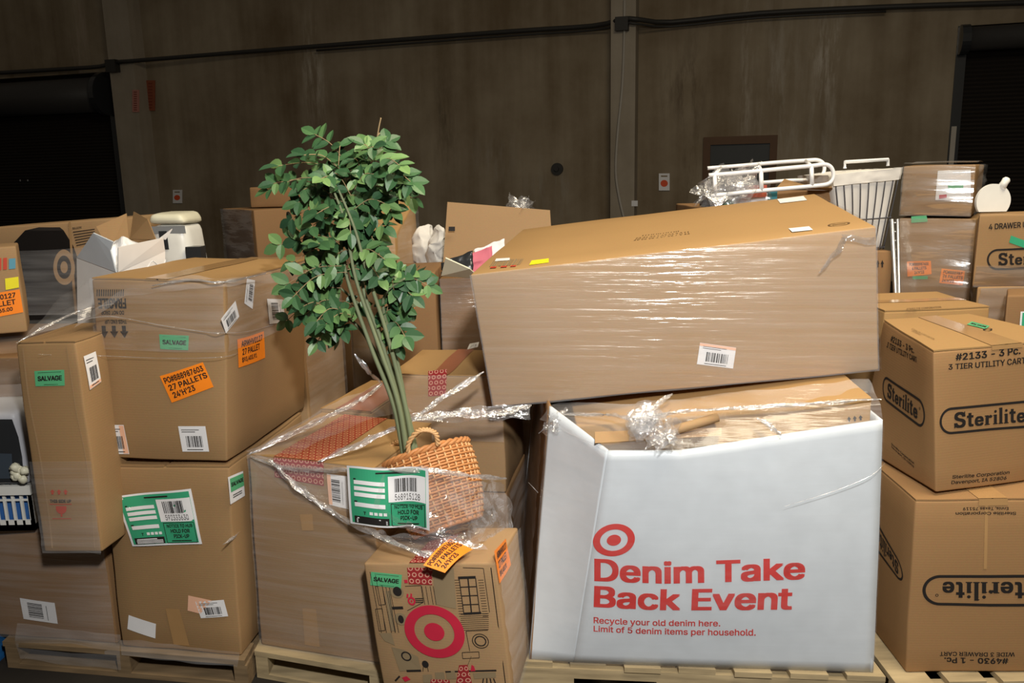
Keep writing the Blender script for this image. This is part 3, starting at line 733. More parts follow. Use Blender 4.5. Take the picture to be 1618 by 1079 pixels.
# ------------------------------------------------------------------ pallets
def pallet(A, B, depth, label, along=True, nb=6, m=WOOD, h=.14, mat2=None, notch=True):
    h -= ZF; A, B = Vector((*A, ZF)), Vector((*B, ZF)); d = B - A; L = d.length; d.normalize(); q = Vector((0, 1, 0)); Z = Vector((0, 0, 1))
    r = empty('wooden_pallet', (A + B) / 2 + q * depth / 2, label, 'pallet'); rd = random.Random(int(L * 1000)); t = .017
    if along:      # deck boards run left-right, stringers run away from us
        for k in range(3):
            mb = MB(); mb.box(A + d * ((L - .045) * k / 2) + Z * t, d * .045, q * depth, Z * (h - 2 * t - .001)); mb.build('stringer', mat2 or m, r)
        w = .10
        for k in range(nb):
            y = (depth - w) * k / (nb - 1); j = rd.uniform(-.012, .012)
            mb = MB(); mb.box(A + d * j + q * y + Z * (h - t), d * L, q * w, Z * t); mb.build('deck_board', m, r)
        for k in range(3):
            y = (depth - w) * k / 2; mb = MB(); mb.box(A + q * y + Z * .0005, d * L, q * w, Z * t); mb.build('bottom_board', m, r)
    else:          # notched stringer faces us, deck boards run away from us
        for k in range(3):
            y = (depth - .045) * k / 2; mb = MB(); pts = [(0, t), (.0, h - t)] ; 
            zt_, zb = h - t - .001, t
            segs = [(0, .16, zb), (.16, .39, zb + .028), (.39, .61, zb), (.61, .84, zb + .028), (.84, 1, zb)]
            for a, b, z in segs: mb.box(A + d * L * a + q * y + Z * z, d * L * (b - a), q * .045, Z * (zt_ - z))
            mb.build('stringer', mat2 or m, r)
        w = .11; n = max(4, int(L / .15))
        for k in range(n):
            x = (L - w) * k / (n - 1); j = rd.uniform(-.01, .01)
            mb = MB(); mb.box(A + d * x + q * j + Z * (h - t), d * w, q * depth, Z * t); mb.build('deck_board', m, r)
        for k in range(3):
            x = (L - w) * k / 2; mb = MB(); mb.box(A + d * x + Z * .0005, d * w, q * depth, Z * t); mb.build('bottom_board', m, r)
    return r
u9 = Vector((.988, -.156)); 
pallet((-1.70, 2.475), (-.855, 2.335), 1.1, 'weathered wooden pallet under the tall FRAGILE carton stack at left')
pallet((-.845, 2.39), (-.03, 2.135), 1.0, 'wooden pallet under the plant basket and red-bullseye cartons', m=WOODP, nb=7)
pallet((-.005, 2.30), (1.085, 2.185), 1.05, 'pale notched wooden pallet under the white bulk box', along=False, m=WOODP)
pallet((1.10, 2.15), (2.15, 2.15), 1.2, 'wooden pallet under the stacked oval-logo cartons at right', along=False, m=WOODP)
# blue pallet corner at far left
r = empty('blue_pallet', (-2.0, 2.85, 0), 'blue painted pallet corner at the lower left picture edge', 'pallet')
for k in range(3):
    mb = MB(); mb.box((-2.45, 2.50 + k * .4, .105), (.70, 0, 0), (0, .12, 0), (0, 0, .025)); mb.build('deck_board', BLUEWOOD, r)
for k in range(2):
    mb = MB(); mb.box((-2.45 + k * .56, 2.50, ZF), (.14, 0, 0), (0, .9, 0), (0, 0, .104 - ZF)); mb.build('block', BLUEWOOD, r)

# ------------------------------------------------------------------ left pallet
Z0 = .142
# lower box, lower left
c3 = front_carton((-1.76, 2.518), (-1.312, 2.447), Z0, 1.0, zt=.535, seed=3, bulge=.010)
b3 = carton_thing(c3, 'wide dark brown film-wrapped carton under the slim carton, bottom left', K3)
F3 = c3.face('F')
barcode(b3, F3, [(38, 977), (92, 985), (87, 952), (32, 944)], 4, vertical=False)
barcode(b3, F3, [(104, 862), (160, 876), (161, 848), (106, 846)], 9)
c3.wrap(b3, FILM, 'F', seed=5)
# lower box with the green notice
c6 = front_carton((-1.288, 2.430), (-.881, 2.366), Z0, .56, tops=((160, 738), (362, 738)), seed=6, bulge=.012, amp=.006)
b6 = carton_thing(c6, 'creased carton with large green pick-up notice, below the FRAGILE carton', K1)
F6, R6 = c6.face('F'), c6.face('R')
notice(b6, F6, [(211, 862), (321, 858), (303, 771), (185, 783)], '592333630', 5)
barcode(b6, F6, [(318, 976), (361, 973), (354, 947), (309, 950)], 12)
sticker(b6, F6, [(297, 964), (317, 969), (335, 948), (298, 940)], PEACH, 'torn_sticker', label='torn peach and white sticker')
sticker(b6, F6, [(202, 993), (246, 1008), (247, 985), (204, 971)], PAPER, 'blank_sticker', label='blank white sticker')
o_, s_ = sticker(b6, R6, [(363, 797), (386, 783), (383, 744), (359, 754)], PAPER, 'barcode_sticker')
a = Art(s_, .001); a.rect(.10, .42, .98, .92); a.build('green_panel', GREEN2, o_); a = Art(s_, .0016); a.text('SALVAGE', .15, .60, .95, .76, .03); a.line([(.2, .28), (.8, .28)], .015); a.line([(.2, .2), (.8, .2)], .015); a.build('sticker_print', INK, o_)
sticker(b6, F6, [(275, 1018), (300, 1020), (284, 962), (262, 961)], TAPE, 'packing_tape')
c6.flaps(b6, K1, 'y', .01, .006)
# FRAGILE carton
zt6 = max(c6.c[(0, 0, 1)].z, c6.c[(1, 0, 1)].z) + .008
c5 = front_carton((-1.262, 2.432), (-.868, 2.370), zt6, .59, tops=((143, 441), (356, 447)), seed=9, bulge=.010)
b5 = carton_thing(c5, 'large carton with upside-down FRAGILE print, stacked on the green-notice carton', K1)
F5, R5, T5 = c5.face('F'), c5.face('R'), c5.face('T')
s_ = F5.sub([(197, 533), (148, 533), (143, 455), (196, 455)])     # seen upside down: u runs right to left, v downwards
up_ = F5.sub([(198, 456), (152, 456), (160, 535), (204, 535)])
a = Art(up_, .0016)
for k in range(13): a.poly([(.04 + k * .075, .015), (.075 + k * .075, .015), (.02 + k * .075 + .085, .15), (-.015 + k * .075 + .085, .15)])
a.text('FRAGILE', .0, .19, .98, .40, .03); a.text('DO NOT DROP', .1, .44, .9, .52, .02); a.text('THIS END UP', .02, .62, .8, .70, .02)
for k in range(3):
    c_ = .14 + k * .36; a.rect(c_ - .07, .74, c_ + .07, .85); a.poly([(c_ - .15, .85), (c_ + .15, .85), (c_, .985)])
a.build('fragile_print', INK, b5)
salvage(b5, F5, [(254, 551), (298, 553), (299, 530), (252, 528)])
orange(b5, F5, [(272, 636), (338, 611), (321, 572), (253, 594)], PO)
barcode(b5, F5, [(176, 717), (205, 717), (196, 671), (170, 671)], 2, peach=(.7, .02, .98, .98))
barcode(b5, F5, [(289, 713), (331, 713), (325, 673), (282, 673)], 3)
barcode(b5, R5, [(356, 527), (377, 500), (371, 475), (348, 504)], 7)
barcode(b5, R5, [(398, 488), (402, 443), (389, 440), (385, 479)], 8)
orange(b5, R5, [(376, 581), (418, 565), (416, 523), (374, 536)], ARW)
barcode(b5, R5, [(425, 512), (450, 509), (446, 473), (421, 472)], 14, vertical=False)
c5.flaps(b5, K4, 'y', .008, .005); c5.tape(b5, 'y', .07, TAPE, drop=.0, ends=(0, 0))
c5.wrap(b5, FILM, 'FR', wr=.004, v0=.62, v1=1.0, seed=2)
# box behind it
q5 = (c5.c[(1, 1, 0)] - c5.c[(1, 0, 0)]).normalized()
p0 = c5.c[(1, 1, 0)] + q5 * .035; dv = (c5.c[(1, 0, 0)] - c5.c[(0, 0, 0)]).normalized()
pl = p0 - dv * .38
cb = front_carton((pl.x, pl.y), (p0.x, p0.y), Z0, .40, zt=c5.c[(1, 1, 1)].z - .03, seed=12)
bb = carton_thing(cb, 'plain tall carton directly behind the FRAGILE carton, beside the plant', K2)
cb.wrap(bb, FILM, 'R', seed=8)
# slim tall carton
c4 = front_carton((-1.418, 2.30), (-1.232, 2.285), .537, .30, tops=((23, 543), (119, 541)), seed=15, bulge=.004, amp=.006)
b4 = carton_thing(c4, 'slim upright carton with red arrows print, left of the FRAGILE carton', K1)
F4, R4 = c4.face('F'), c4.face('R')
salvage(b4, F4, [(57, 610), (103, 609), (102, 584), (55, 586)])
barcode(b4, R4, [(141, 616), (159, 603), (150, 555), (131, 563)], 6, peach=(.02, .02, .98, .12))
a = Art(F4.sub([(80, 822), (115, 822), (113, 772), (78, 772)]), .0016)
arrows(a, .15, .90, .22, .16, 3); a.line([(.0, .52), (1, .52)], .012)
a.ring(.52, .38, .24, .17, 0, 1, 20, 180, 360); a.rect(.28, .38, .76, .46); a.rect(.48, .12, .56, .24); a.line([(.1, .06), (.95, .06)], .012)
a.build('red_print', REDMARK, b4)
a = Art(F4.sub([(80, 822), (115, 822), (113, 772), (78, 772)]), .0018); a.text('THIS SIDE UP', .02, .57, .98, .67, .03); a.build('black_lettering', INK, b4)
for u0, u1 in ((.14, .17), (.88, .895)):
    mb = MB(); mb.grid(lambda a_, b_: F4.map(u0 + .03 * math.sin(b_ * 5) + (u1 - u0) * a_, .02 + b_ * .96, .002), 2, 24); mb.build('crushed_crease', K2, b4, True)
c4.flaps(b4, K1, 'y', .006, .004)
c4.wrap(b4, FILM, 'F', wr=.003, v0=.0, v1=.45, seed=12)
# white laundry basket and dark-windowed appliance at the left edge
def Qf(pts, Y): return [PY(x, y, Y) for x, y in pts]
zb = .537
r = empty('laundry_basket', (-1.72, 2.55, zb), 'white slotted plastic basket with blue cloth, left picture edge', 'basket')
xl, xr = -1.92, PY(50, 800, 2.46).x; yb, ztop = 2.46, PY(20, 766, 2.46).z
mb = MB(); mb.box((xl, yb, zb), (xr - xl, 0, 0), (0, .24, 0), (0, 0, .02)); mb.box((xl, yb - .012, ztop - .03), (xr - xl + .01, 0, 0), (0, .016, 0), (0, 0, .03)); mb.box((xl, yb, zb), (xr - xl, 0, 0), (0, .008, 0), (0, 0, .035))
mb.box((xl, yb + .24, zb), (xr - xl, 0, 0), (0, .01, 0), (0, 0, ztop - zb)); mb.box((xr - .01, yb, zb), (.01, 0, 0), (0, .24, 0), (0, 0, ztop - zb))
for k in range(15): mb.box((xl + (xr - xl - .008) * k / 14, yb, zb), (.008, 0, 0), (0, .007, 0), (0, 0, ztop - zb))
mb.box((xl, yb + .001, zb + .10), (xr - xl, 0, 0), (0, .005, 0), (0, 0, .006))
mb.build('basket_body', WHITEPL, r)
mb = MB(); mb.grid(lambda u, v: Vector((xl + .02 + (xr - xl - .04) * u, yb + .02 + .2 * v, zb + .115 + .03 * noise.noise(Vector((u * 5, v * 4, 2))))), 14, 10)
mb.grid(lambda u, v: Vector((xl + .02 + (xr - xl - .04) * u, yb + .02 + .006 * noise.noise(Vector((u * 9, v * 9, 1))), zb + .025 + .095 * v)), 14, 6)
tag(mb.build('blue_cloth', BLUECL, None, True, (-1.72, 2.55, zb + .03)), 'crumpled blue cloth inside the white slotted basket', 'cloth')
za, zc = ztop + .002, PY(20, 651, 2.46).z
xr2 = PY(33, 700, 2.46).x
r = empty('countertop_appliance', (-1.75, 2.56, za), 'white framed appliance with dark window, on the slotted basket', 'appliance')
ca = Carton({(i, j, k): ((xl, xr2 + (.015 if not k else 0))[i], 2.45 + .22 * j, (za, zc)[k]) for i in (0, 1) for j in (0, 1) for k in (0, 1)}, .0005, 0, 0, .02)
ca.mesh(r, flat('grey_white_plastic', (.42, .43, .47), .4), 'housing')
sf = ca.face('F'); ua = sf.uv(2, 700)[0]
a = Art(sf, .003); a.poly([sf.uv(*p) for p in [(-120, 762), (39, 762), (36, 722), (30, 690), (20, 662), (-120, 662)]]); a.build('dark_window', DARKPL, r)
a = Art(sf, .005); a.poly([sf.uv(*p) for p in [(-120, 757), (22, 755), (20, 716), (-120, 713)]]); a.build('inner_panel', flat('slate_panel', (.05, .065, .085), .3), r)
m = MB(); rd = random.Random(3); p = PY(32, 747, 2.43)
for k in range(9): 
    q = p + Vector((rd.uniform(-.02, .02), rd.uniform(-.006, .006), rd.uniform(-.025, .025)))
    m.grid(lambda u, v: q + Vector((math.cos(u * 6.28) * math.sin(v * 3.14), math.sin(u * 6.28) * math.sin(v * 3.14), math.cos(v * 3.14))) * (.014 + .006 * noise.noise(Vector((u * 4, v * 4, k)))), 8, 6)
o_ = m.build('crumpled_tissue', CREAM, r, True)

# big wrapped carton behind, with the cartons it carries
ce = front_carton((-2.6, 2.66), (-1.30, 2.66), .54, 1.05, zt=1.06, seed=21, bulge=.01)
be = carton_thing(ce, 'big film-wrapped carton behind the slim carton, at the left edge', K3)
ce.wrap(be, FILM_HEAVY, 'FT', seed=4, wr=.012)
zE = 1.095
cg = front_carton((-2.10, 2.775), (-1.765, 2.955), zE, .22, zt=1.405, seed=22)
bg = carton_thing(cg, 'small carton with yellow sticker at the left picture edge', K2)
Fg = cg.face('F')
orange(bg, Fg, [(-40, 508), (37, 493), (31, 457), (-45, 470)], [('ARWHV0127', .1, .9), ('1 PALLET', .2, .88), ('$7,865.00', .3, .8)])
sticker(bg, Fg, [(9, 458), (30, 454), (29, 437), (8, 440)], YELLOW, 'yellow_sticker', label='small yellow sticker')
a = Art(Fg.sub([(-4, 427), (26, 424), (26, 406), (-4, 408)]), .002); a.rect(.0, .0, .2, 1); a.rect(.3, .0, .5, 1); a.build('red_print', REDMARK, bg)
a = Art(Fg.sub([(-4, 427), (26, 424), (26, 406), (-4, 408)]), .002); a.rect(.6, .0, .95, .9); a.build('blue_print', flat('blue_print', (.10, .30, .42)), bg)
ch = front_carton((-2.45, 3.34), (-1.545, 3.30), zE, .36, tops=((-110, 368), (186, 344)), seed=23)
bh = carton_thing(ch, 'kraft carton with black octagon and bullseye print, behind the left stack', K2)
Fh = ch.face('F')
def px_poly(a, surf, pts): a.poly([surf.uv(*p) for p in pts]); return a
a = Art(Fh, .002); rows_ = [(520, 18, 128), (420, 18, 128), (388, 18, 116), (364, 40, 101), (359, 62, 95)]
for (ya, la, ra), (yb_, lb, rb) in zip(rows_, rows_[1:]):
    cq = [Fh.uv(la, ya), Fh.uv(ra, ya), Fh.uv(rb, yb_), Fh.uv(lb, yb_)]
    a.m.grid(lambda u, v: Fh.map(*[(cq[0][d] * (1 - u) + cq[1][d] * u) * (1 - v) + (cq[3][d] * (1 - u) + cq[2][d] * u) * v for d in (0, 1)], .002), 10, 6); a.build('black_print', BLACKPR, bh)
a = Art(Fh, .0034); cu, cv = Fh.uv(102, 422); ru = Fh.uv(119, 422)[0] - cu; rv = Fh.uv(102, 394)[1] - cv
a.ring(cu, cv, ru, rv, .66, 1, 40); a.ring(cu, cv, ru, rv, 0, .34, 30); a.build('bullseye_print', K2, bh)
s_ = Fh.sub([(117, 392), (152, 384), (152, 354), (114, 358)]); a = Art(s_, .002)
a.text('BULLS EYE', .02, .86, .4, .96, .02)
for k in range(6): a.line([(.02 + .02 * k, .74 - k * .13), (.95, .74 - k * .13)], .022)
a.build('black_lettering', INK, bh)
ch.wrap(bh, FILM, 'F', n=50, wr=.006, v1=.72, seed=51)
mb = MB(); mb.grid(lambda u, v: ch.P(.745 + .012 * u, 0, 1 - v) + Vector((0, -.003, 0)), 2, 12); mb.build('panel_seam', K1, bh)

# open white carton with loose paper
Fc, Lc, Rc = PY(186, 430, 2.70), PY(121, 407, 2.82), PY(261, 397, 2.85); Bc = Lc + Rc - Fc
r = empty('open_white_box', (Fc + Bc) / 2 - Vector((0, 0, .27)), 'open white-sided carton stuffed with paper, behind the FRAGILE carton', 'box')
r.location.z = zE
dn = lambda p: Vector((p.x - .03, p.y, zE + .002))
mb = MB(); t_ = .006
ring_ = [Fc, Rc, Bc, Lc]
for i in range(4):
    A, B = ring_[i], ring_[(i + 1) % 4]; mb.grid(lambda u, v: (dn(A) * (1 - u) + dn(B) * u) * (1 - v) + (A * (1 - u) + B * u) * v, 4, 4)
mb.quad(dn(Fc), dn(Rc), dn(Bc), dn(Lc)); mb.build('box_walls', WHITECARD, r)
def flap_poly(name, pts, m, m_in=None):
    pts = [PY(*p) for p in pts]; n = (pts[1] - pts[0]).cross(pts[-1] - pts[0]).normalized() * .004
    if n.y < 0: n = -n
    mb = MB(); k = len(pts); mb.add(pts + [p + n for p in pts], [tuple(range(k)), tuple(range(2 * k - 1, k - 1, -1))] + [(i, (i + 1) % k, k + (i + 1) % k, k + i) for i in range(k)])
    return mb.build(name, m, r)
flap_poly('flap', [(121, 407, 2.815), (183, 430, 2.70), (174, 395, 2.69), (178, 382, 2.68), (147, 368, 2.72)], WHITEBOARD)
flap_poly('flap', [(187, 430, 2.70), (261, 397, 2.85), (258, 376, 2.83), (187, 391, 2.69)], WHITECARD)
flap_poly('flap', [(173, 396, 2.93), (204, 378, 2.96), (200, 337, 3.0), (152, 358, 2.95)], K1)
flap_poly('flap', [(205, 378, 2.96), (246, 378, 2.91), (233, 346, 2.93), (211, 334, 3.0)], K1)
flap_poly('flap', [(252, 376, 2.90), (262, 377, 2.90), (272, 361, 2.90), (255, 374, 2.92)], WHITECARD)
mb = MB(); mb.grid(lambda u, v: (Fc * (1 - u) * (1 - v) + Rc * u * (1 - v) + Bc * u * v + Lc * (1 - u) * v) * 1.0 + Vector((0, 0, -.03 + .075 * math.sin(u * 3.1) * math.sin(v * 3.1) + .05 * noise.noise(Vector((u * 5, v * 5, 3))))), 22, 22)
tag(mb.build('loose_paper', PAPER, None, False, (Fc + Bc) / 2), 'crumpled white paper heaped in the open white-sided carton', 'paper')
a = Art(Surf(lambda u, v: (dn(Lc) * (1 - u) + dn(Fc) * u) * (1 - v) + (Lc * (1 - u) + Fc * u) * v), .003); a.line([(.05, .03), (.95, .05)], .025); a.build('dark_edge', INK, r)
# white appliance with lid
Y_ = 3.36; zb_ = zE; tp = PY(272, 355, Y_)
x0, x1 = PY(244, 380, Y_).x, PY(304, 380, Y_).x; xa, xb = PY(236, 355, Y_).x, PY(292, 355, Y_).x
r = empty('waste_bin', ((x0 + x1) / 2, Y_ + .1, zb_), 'white plastic bin with cream lid, behind the open white carton', 'bin')
cw = Carton({(i, j, k): ((x0, x1)[i] if not k else (xa, xb)[i], Y_ + .2 * j, (zb_, tp.z)[k]) for i in (0, 1) for j in (0, 1) for k in (0, 1)}, .008, 0, 0, .03); cw.mesh(r, WHITEPL, 'bin_body')
zl = PY(272, 339, Y_).z
cl = Carton({(i, j, k): ((xa - .006 + .01 * k, xb + .006 - .02 * k)[i], Y_ - .006 + .212 * j, (tp.z + .001, zl + .01 * j)[k]) for i in (0, 1) for j in (0, 1) for k in (0, 1)}, .004, .006, 3, .02); cl.mesh(r, CREAM, 'lid')
a = Art(cw.face('F'), .003); a.rect(.0, .90, 1.0, .985); a.build('grey_band', GREYPL, r)
a = Art(cw.face('F'), .005); a.rect(.25, .72, .48, .93); a.build('dark_window', DARKPL, r)
p = PY(301, 405, Y_); mb = MB(); mb.box((p.x - .01, Y_ - .02, zb_), (.06, 0, 0), (0, .06, 0), (0, 0, p.z - zb_ + .04)); mb.build('pedal_housing', DARKPL, r)

# ------------------------------------------------------------------ plant pallet
A13 = Vector((-.834, 2.421)); d13 = Vector((.959, -.285)); q13 = Vector((.285, .959))
B13 = A13 + d13 * .425
c13 = front_carton(A13, B13, Z0, .455, tops=((392, 719), (592, 742)), seed=31, bulge=.008)
b13 = carton_thing(c13, 'large plain carton with ring-pattern red tape, left of the wicker basket', K1)
F13, T13 = c13.face('F'), c13.face('T')
c13.flaps(b13, K4, 'y', .006, .005)
T13 = c13.face('T'); F13 = c13.face('F')
ua, ub = F13.uv(434, 740)[0], F13.uv(512, 745)[0]
sticker(b13, F13, [(ua, .90), (ub, .885), (ub, 1.0), (ua, 1.0)], RINGTAPE, 'ring_pattern_tape', .0022, 10, False)
sticker(b13, T13, [(ua, 0), (ub, 0), (ub, 1), (ua, 1)], RINGTAPE2, 'ring_pattern_tape', .0022, 10, False)
barcode(b13, F13, [(521, 797), (551, 804), (549, 752), (517, 748)], 21, vertical=False, peach=(.0, .02, .18, .98))
for q_ in ([(478, 838), (496, 838), (494, 812), (474, 812)], [(482, 1018), (506, 1022), (500, 962), (478, 960)]): sticker(b13, F13, q_, TAPE, 'packing_tape')
c13.wrap(b13, FILM, 'F', wr=.003, seed=9)
Ab = A13 + q13 * .47; Bb = Ab + d13 * .205
c13b = front_carton(Ab, Bb, Z0, .42, zt=.80, seed=32)
b13b = carton_thing(c13b, 'second plain carton behind the ring-taped carton, brown tape on top', K1)
c13b.flaps(b13b, K4, 'y', .006, .005)
sticker(b13b, c13b.face('T'), [(.30, 0), (.98, 0), (.98, 1), (.30, 1)], TAPED, 'paper_tape', .0022, 8, False)
# small bullseye carton in front
TL, TR = PY(574, 890, 2.18), PY(783, 889, 2.10); zz = (TL.z + TR.z) / 2
BL = Vector((-.398, 2.165, Z0)); BR = Vector((-.018, 2.085, Z0))
dq = Vector((.2, .98, 0)).normalized() * .26
c14 = Carton({(0, 0, 0): BL, (1, 0, 0): BR, (0, 0, 1): TL, (1, 0, 1): TR, (0, 1, 0): BL + dq, (1, 1, 0): BR + dq, (0, 1, 1): TL + dq + Vector((0, 0, -.01)), (1, 1, 1): TR + dq + Vector((.015, 0, -.01))}, .008, .004, 33)
b14 = carton_thing(c14, 'printed carton with large crimson bullseye, lowest in front of the wicker basket', K2)
F14, R14, T14 = c14.face('F'), c14.face('R'), c14.face('T')
z14 = lambda x, y: (x / 4.164 + 560, y / 4.164 + 820)
def U(x, y): return F14.uv(*z14(x, y))
cu, cv = U(527, 740); ru = U(725, 744)[0] - cu; rv = U(524, 566)[1] - cv
a = Art(F14, .0024); a.ring(cu, cv, ru, rv, .665, 1, 64); a.ring(cu, cv, ru, rv, 0, .34, 48); a.build('bullseye_print', CRIMSON, b14)
w_, h_ = F14.size(); asp = h_ / w_
def PL(a, pts, w=.003, closed=False): a.line([U(*p) for p in pts], w, asp, closed)
a = Art(F14, .0016)                                          # facade drawing
for pts in ([(515, 320), (655, 322), (672, 590), (600, 575), (535, 560)], [(165, 750), (245, 748), (268, 830), (200, 800)], [(245, 840), (330, 860), (420, 905), (440, 990), (300, 1000)], [(450, 1022), (510, 1020), (520, 1075), (455, 1075)], [(530, 1008), (590, 1004), (600, 1070), (540, 1072)], [(600, 1000), (660, 995), (672, 1050), (610, 1052)], [(780, 1012), (930, 1005), (932, 1040), (790, 1050)], [(205, 470), (235, 470), (270, 735), (240, 735)]):
    a.poly([U(*p) for p in pts][::-1])
a.ring(*U(280, 478), U(325, 478)[0] - U(280, 478)[0], U(280, 438)[1] - U(280, 478)[1], .45, 1, 30); a.ring(*U(305, 656), U(345, 656)[0] - U(305, 656)[0], U(305, 616)[1] - U(305, 656)[1], .5, 1, 30)
a.build('grey_print', PRINTGREY, b14)
a = Art(F14, .0022)
for x in (660, 815):
    for k in range(15): PL(a, [(x + k * 2.2, 400 + k * 17), (x + 35 + k * 2.2, 399 + k * 17)], .0014)
for k in range(9): PL(a, [(700, 625 + k * 13), (885, 618 + k * 13)], .0014)
PL(a, [(690, 388), (798, 384), (826, 612), (722, 622)], .003, True); PL(a, [(748, 386), (772, 618)], .0045)
for f in (.25, .5, .75): PL(a, [(690 + 32 * f, 388 + 232 * f), (798 + 30 * f, 384 + 232 * f)], .0035)
a.poly([U(*p) for p in [(684, 393), (800, 389), (798, 372), (683, 376)]]); a.poly([U(*p) for p in [(722, 628), (836, 622), (834, 607), (720, 613)]])
PL(a, [(715, 318), (850, 322), (890, 610)], .002); PL(a, [(735, 735), (760, 865)], .002); PL(a, [(710, 875), (820, 870), (823, 910), (714, 915)], .002, True); PL(a, [(735, 735), (880, 728)], .002)
for dx in (0, 35, 70, 95, 120): PL(a, [(105 + dx, 345 + dx * .6), (180 + dx * .95, 745)], .0018)
for y0, y1 in ((440, 560), (590, 730)): PL(a, [(140, y0), (185, y0 - 4), (205, y1), (165, y1 + 4)], .0018, True)
for x in (445, 470, 500, 520): PL(a, [(x, 440), (x + 20, 560)], .0018)
PL(a, [(335, 440), (440, 435), (455, 545), (350, 600)], .0018); PL(a, [(228, 470), (272, 742)], .0018)
PL(a, [(250, 583), (322, 581)], .010); PL(a, [(345, 996), (440, 994)], .008); PL(a, [(600, 1002), (935, 993)], .006); PL(a, [(770, 900), (700, 1075)], .0012)
for k in range(3): PL(a, [(400, 522 + k * 12), (455, 520 + k * 12)], .003)
for k in range(4): PL(a, [(850 + k * 22, 1045), (845 + k * 28, 1078)], .004)
PL(a, [(455, 970), (452, 1000)], .002); PL(a, [(482, 970), (488, 1000)], .002); PL(a, [(270, 1062), (300, 1030)], .006)
a.ring(*U(284, 474), .034, .036, 0, 1, 24); a.ring(*U(308, 657), .022, .03, 0, 1, 20); a.ring(*U(343, 900), .040, .037, .72, 1, 30); a.ring(*U(468, 952), .026, .028, 0, 1, 20); a.ring(*U(830, 800), .058, .05, .6, .75, 30); a.ring(*U(830, 800), .058, .05, .95, 1.05, 30)
a.build('line_print', INK, b14)
a = Art(F14, .0024); a.ring(*U(378, 537), .030, .032, .55, 1, 24); a.ring(*U(378, 537), .030, .032, 0, .25, 12); PL(a, [(350, 515), (352, 490)], .006); PL(a, [(375, 512), (376, 488)], .006); PL(a, [(330, 408), (352, 408)], .012)
a.poly([U(*p) for p in [(765, 998), (797, 996), (788, 965), (772, 955)]]); a.poly([U(*p) for p in [(315, 1040), (345, 1030), (372, 1052), (335, 1068)]]); a.build('pink_print', CRIMSON, b14)
for q_ in ([(500, 1078), (632, 1076), (625, 1055), (505, 1050)], [(670, 1078), (775, 1076), (745, 955), (690, 958)]):
    sticker(b14, F14, [z14(*p) for p in q_], RINGTAPE, 'ring_pattern_print', .0024, 6)
sticker(b14, F14, [z14(*p) for p in [(360, 425), (512, 432), (515, 318), (348, 318)]], RINGTAPE, 'ring_pattern_tape', .0024, 6)
ta, tb = T14.uv(*z14(350, 305))[0], T14.uv(*z14(512, 308))[0]
sticker(b14, T14, [(ta, .0), (tb, .0), (tb + .03, .9), (ta + .03, .9)], RINGTAPE, 'ring_pattern_tape', .0024, 8, False)
salvage(b14, F14, [z14(*p) for p in [(106, 432), (308, 455), (315, 365), (112, 345)]])
orange(b14, R14, [z14(*p) for p in [(950, 425), (1026, 300), (992, 128), (915, 212)]], ARW)
for s__ in (.93, .96):
    a = Art(F14, .0018); a.line([(.965, .02), (.965, .97)], .003, asp); a.build('edge_print', INK, b14)
c14.wrap(b14, FILM, 'R', wr=.004, seed=14)
# the two cartons behind the basket
cl_ = px_carton(625, 801, 778, 2.80, Z0, .42, Yr=2.73, zt=.522, seed=35)
bl_ = carton_thing(cl_, 'low brown carton behind the wicker basket, under the taped carton', K3)
cl_.wrap(bl_, FILM, 'FR', seed=17, wr=.01)
a_ = PY(618, 592, 2.79); b_ = PY(797, 690, 2.72)
c15 = front_carton((a_.x, a_.y), (b_.x, b_.y), .526, .40, zt=a_.z, seed=36)
b15 = carton_thing(c15, 'carton with small ring-pattern tape patch, behind the wicker basket', K2)
c15.flaps(b15, K4, 'y', .006, .004); F15, T15 = c15.face('F'), c15.face('T')
sticker(b15, F15, [(677, 626), (705, 624), (706, 583), (677, 586)], RINGTAPE, 'ring_pattern_tape', .0024)
sticker(b15, T15, [(.36, 0), (.52, 0), (.52, 1), (.36, 1)], TAPED, 'paper_tape', .0024, 8, False)
barcode(b15, T15, [(738, 553), (755, 549), (757, 541), (742, 544)], 5)
c15.wrap(b15, FILM, 'F', wr=.004, v0=.45, v1=1.0, seed=19)

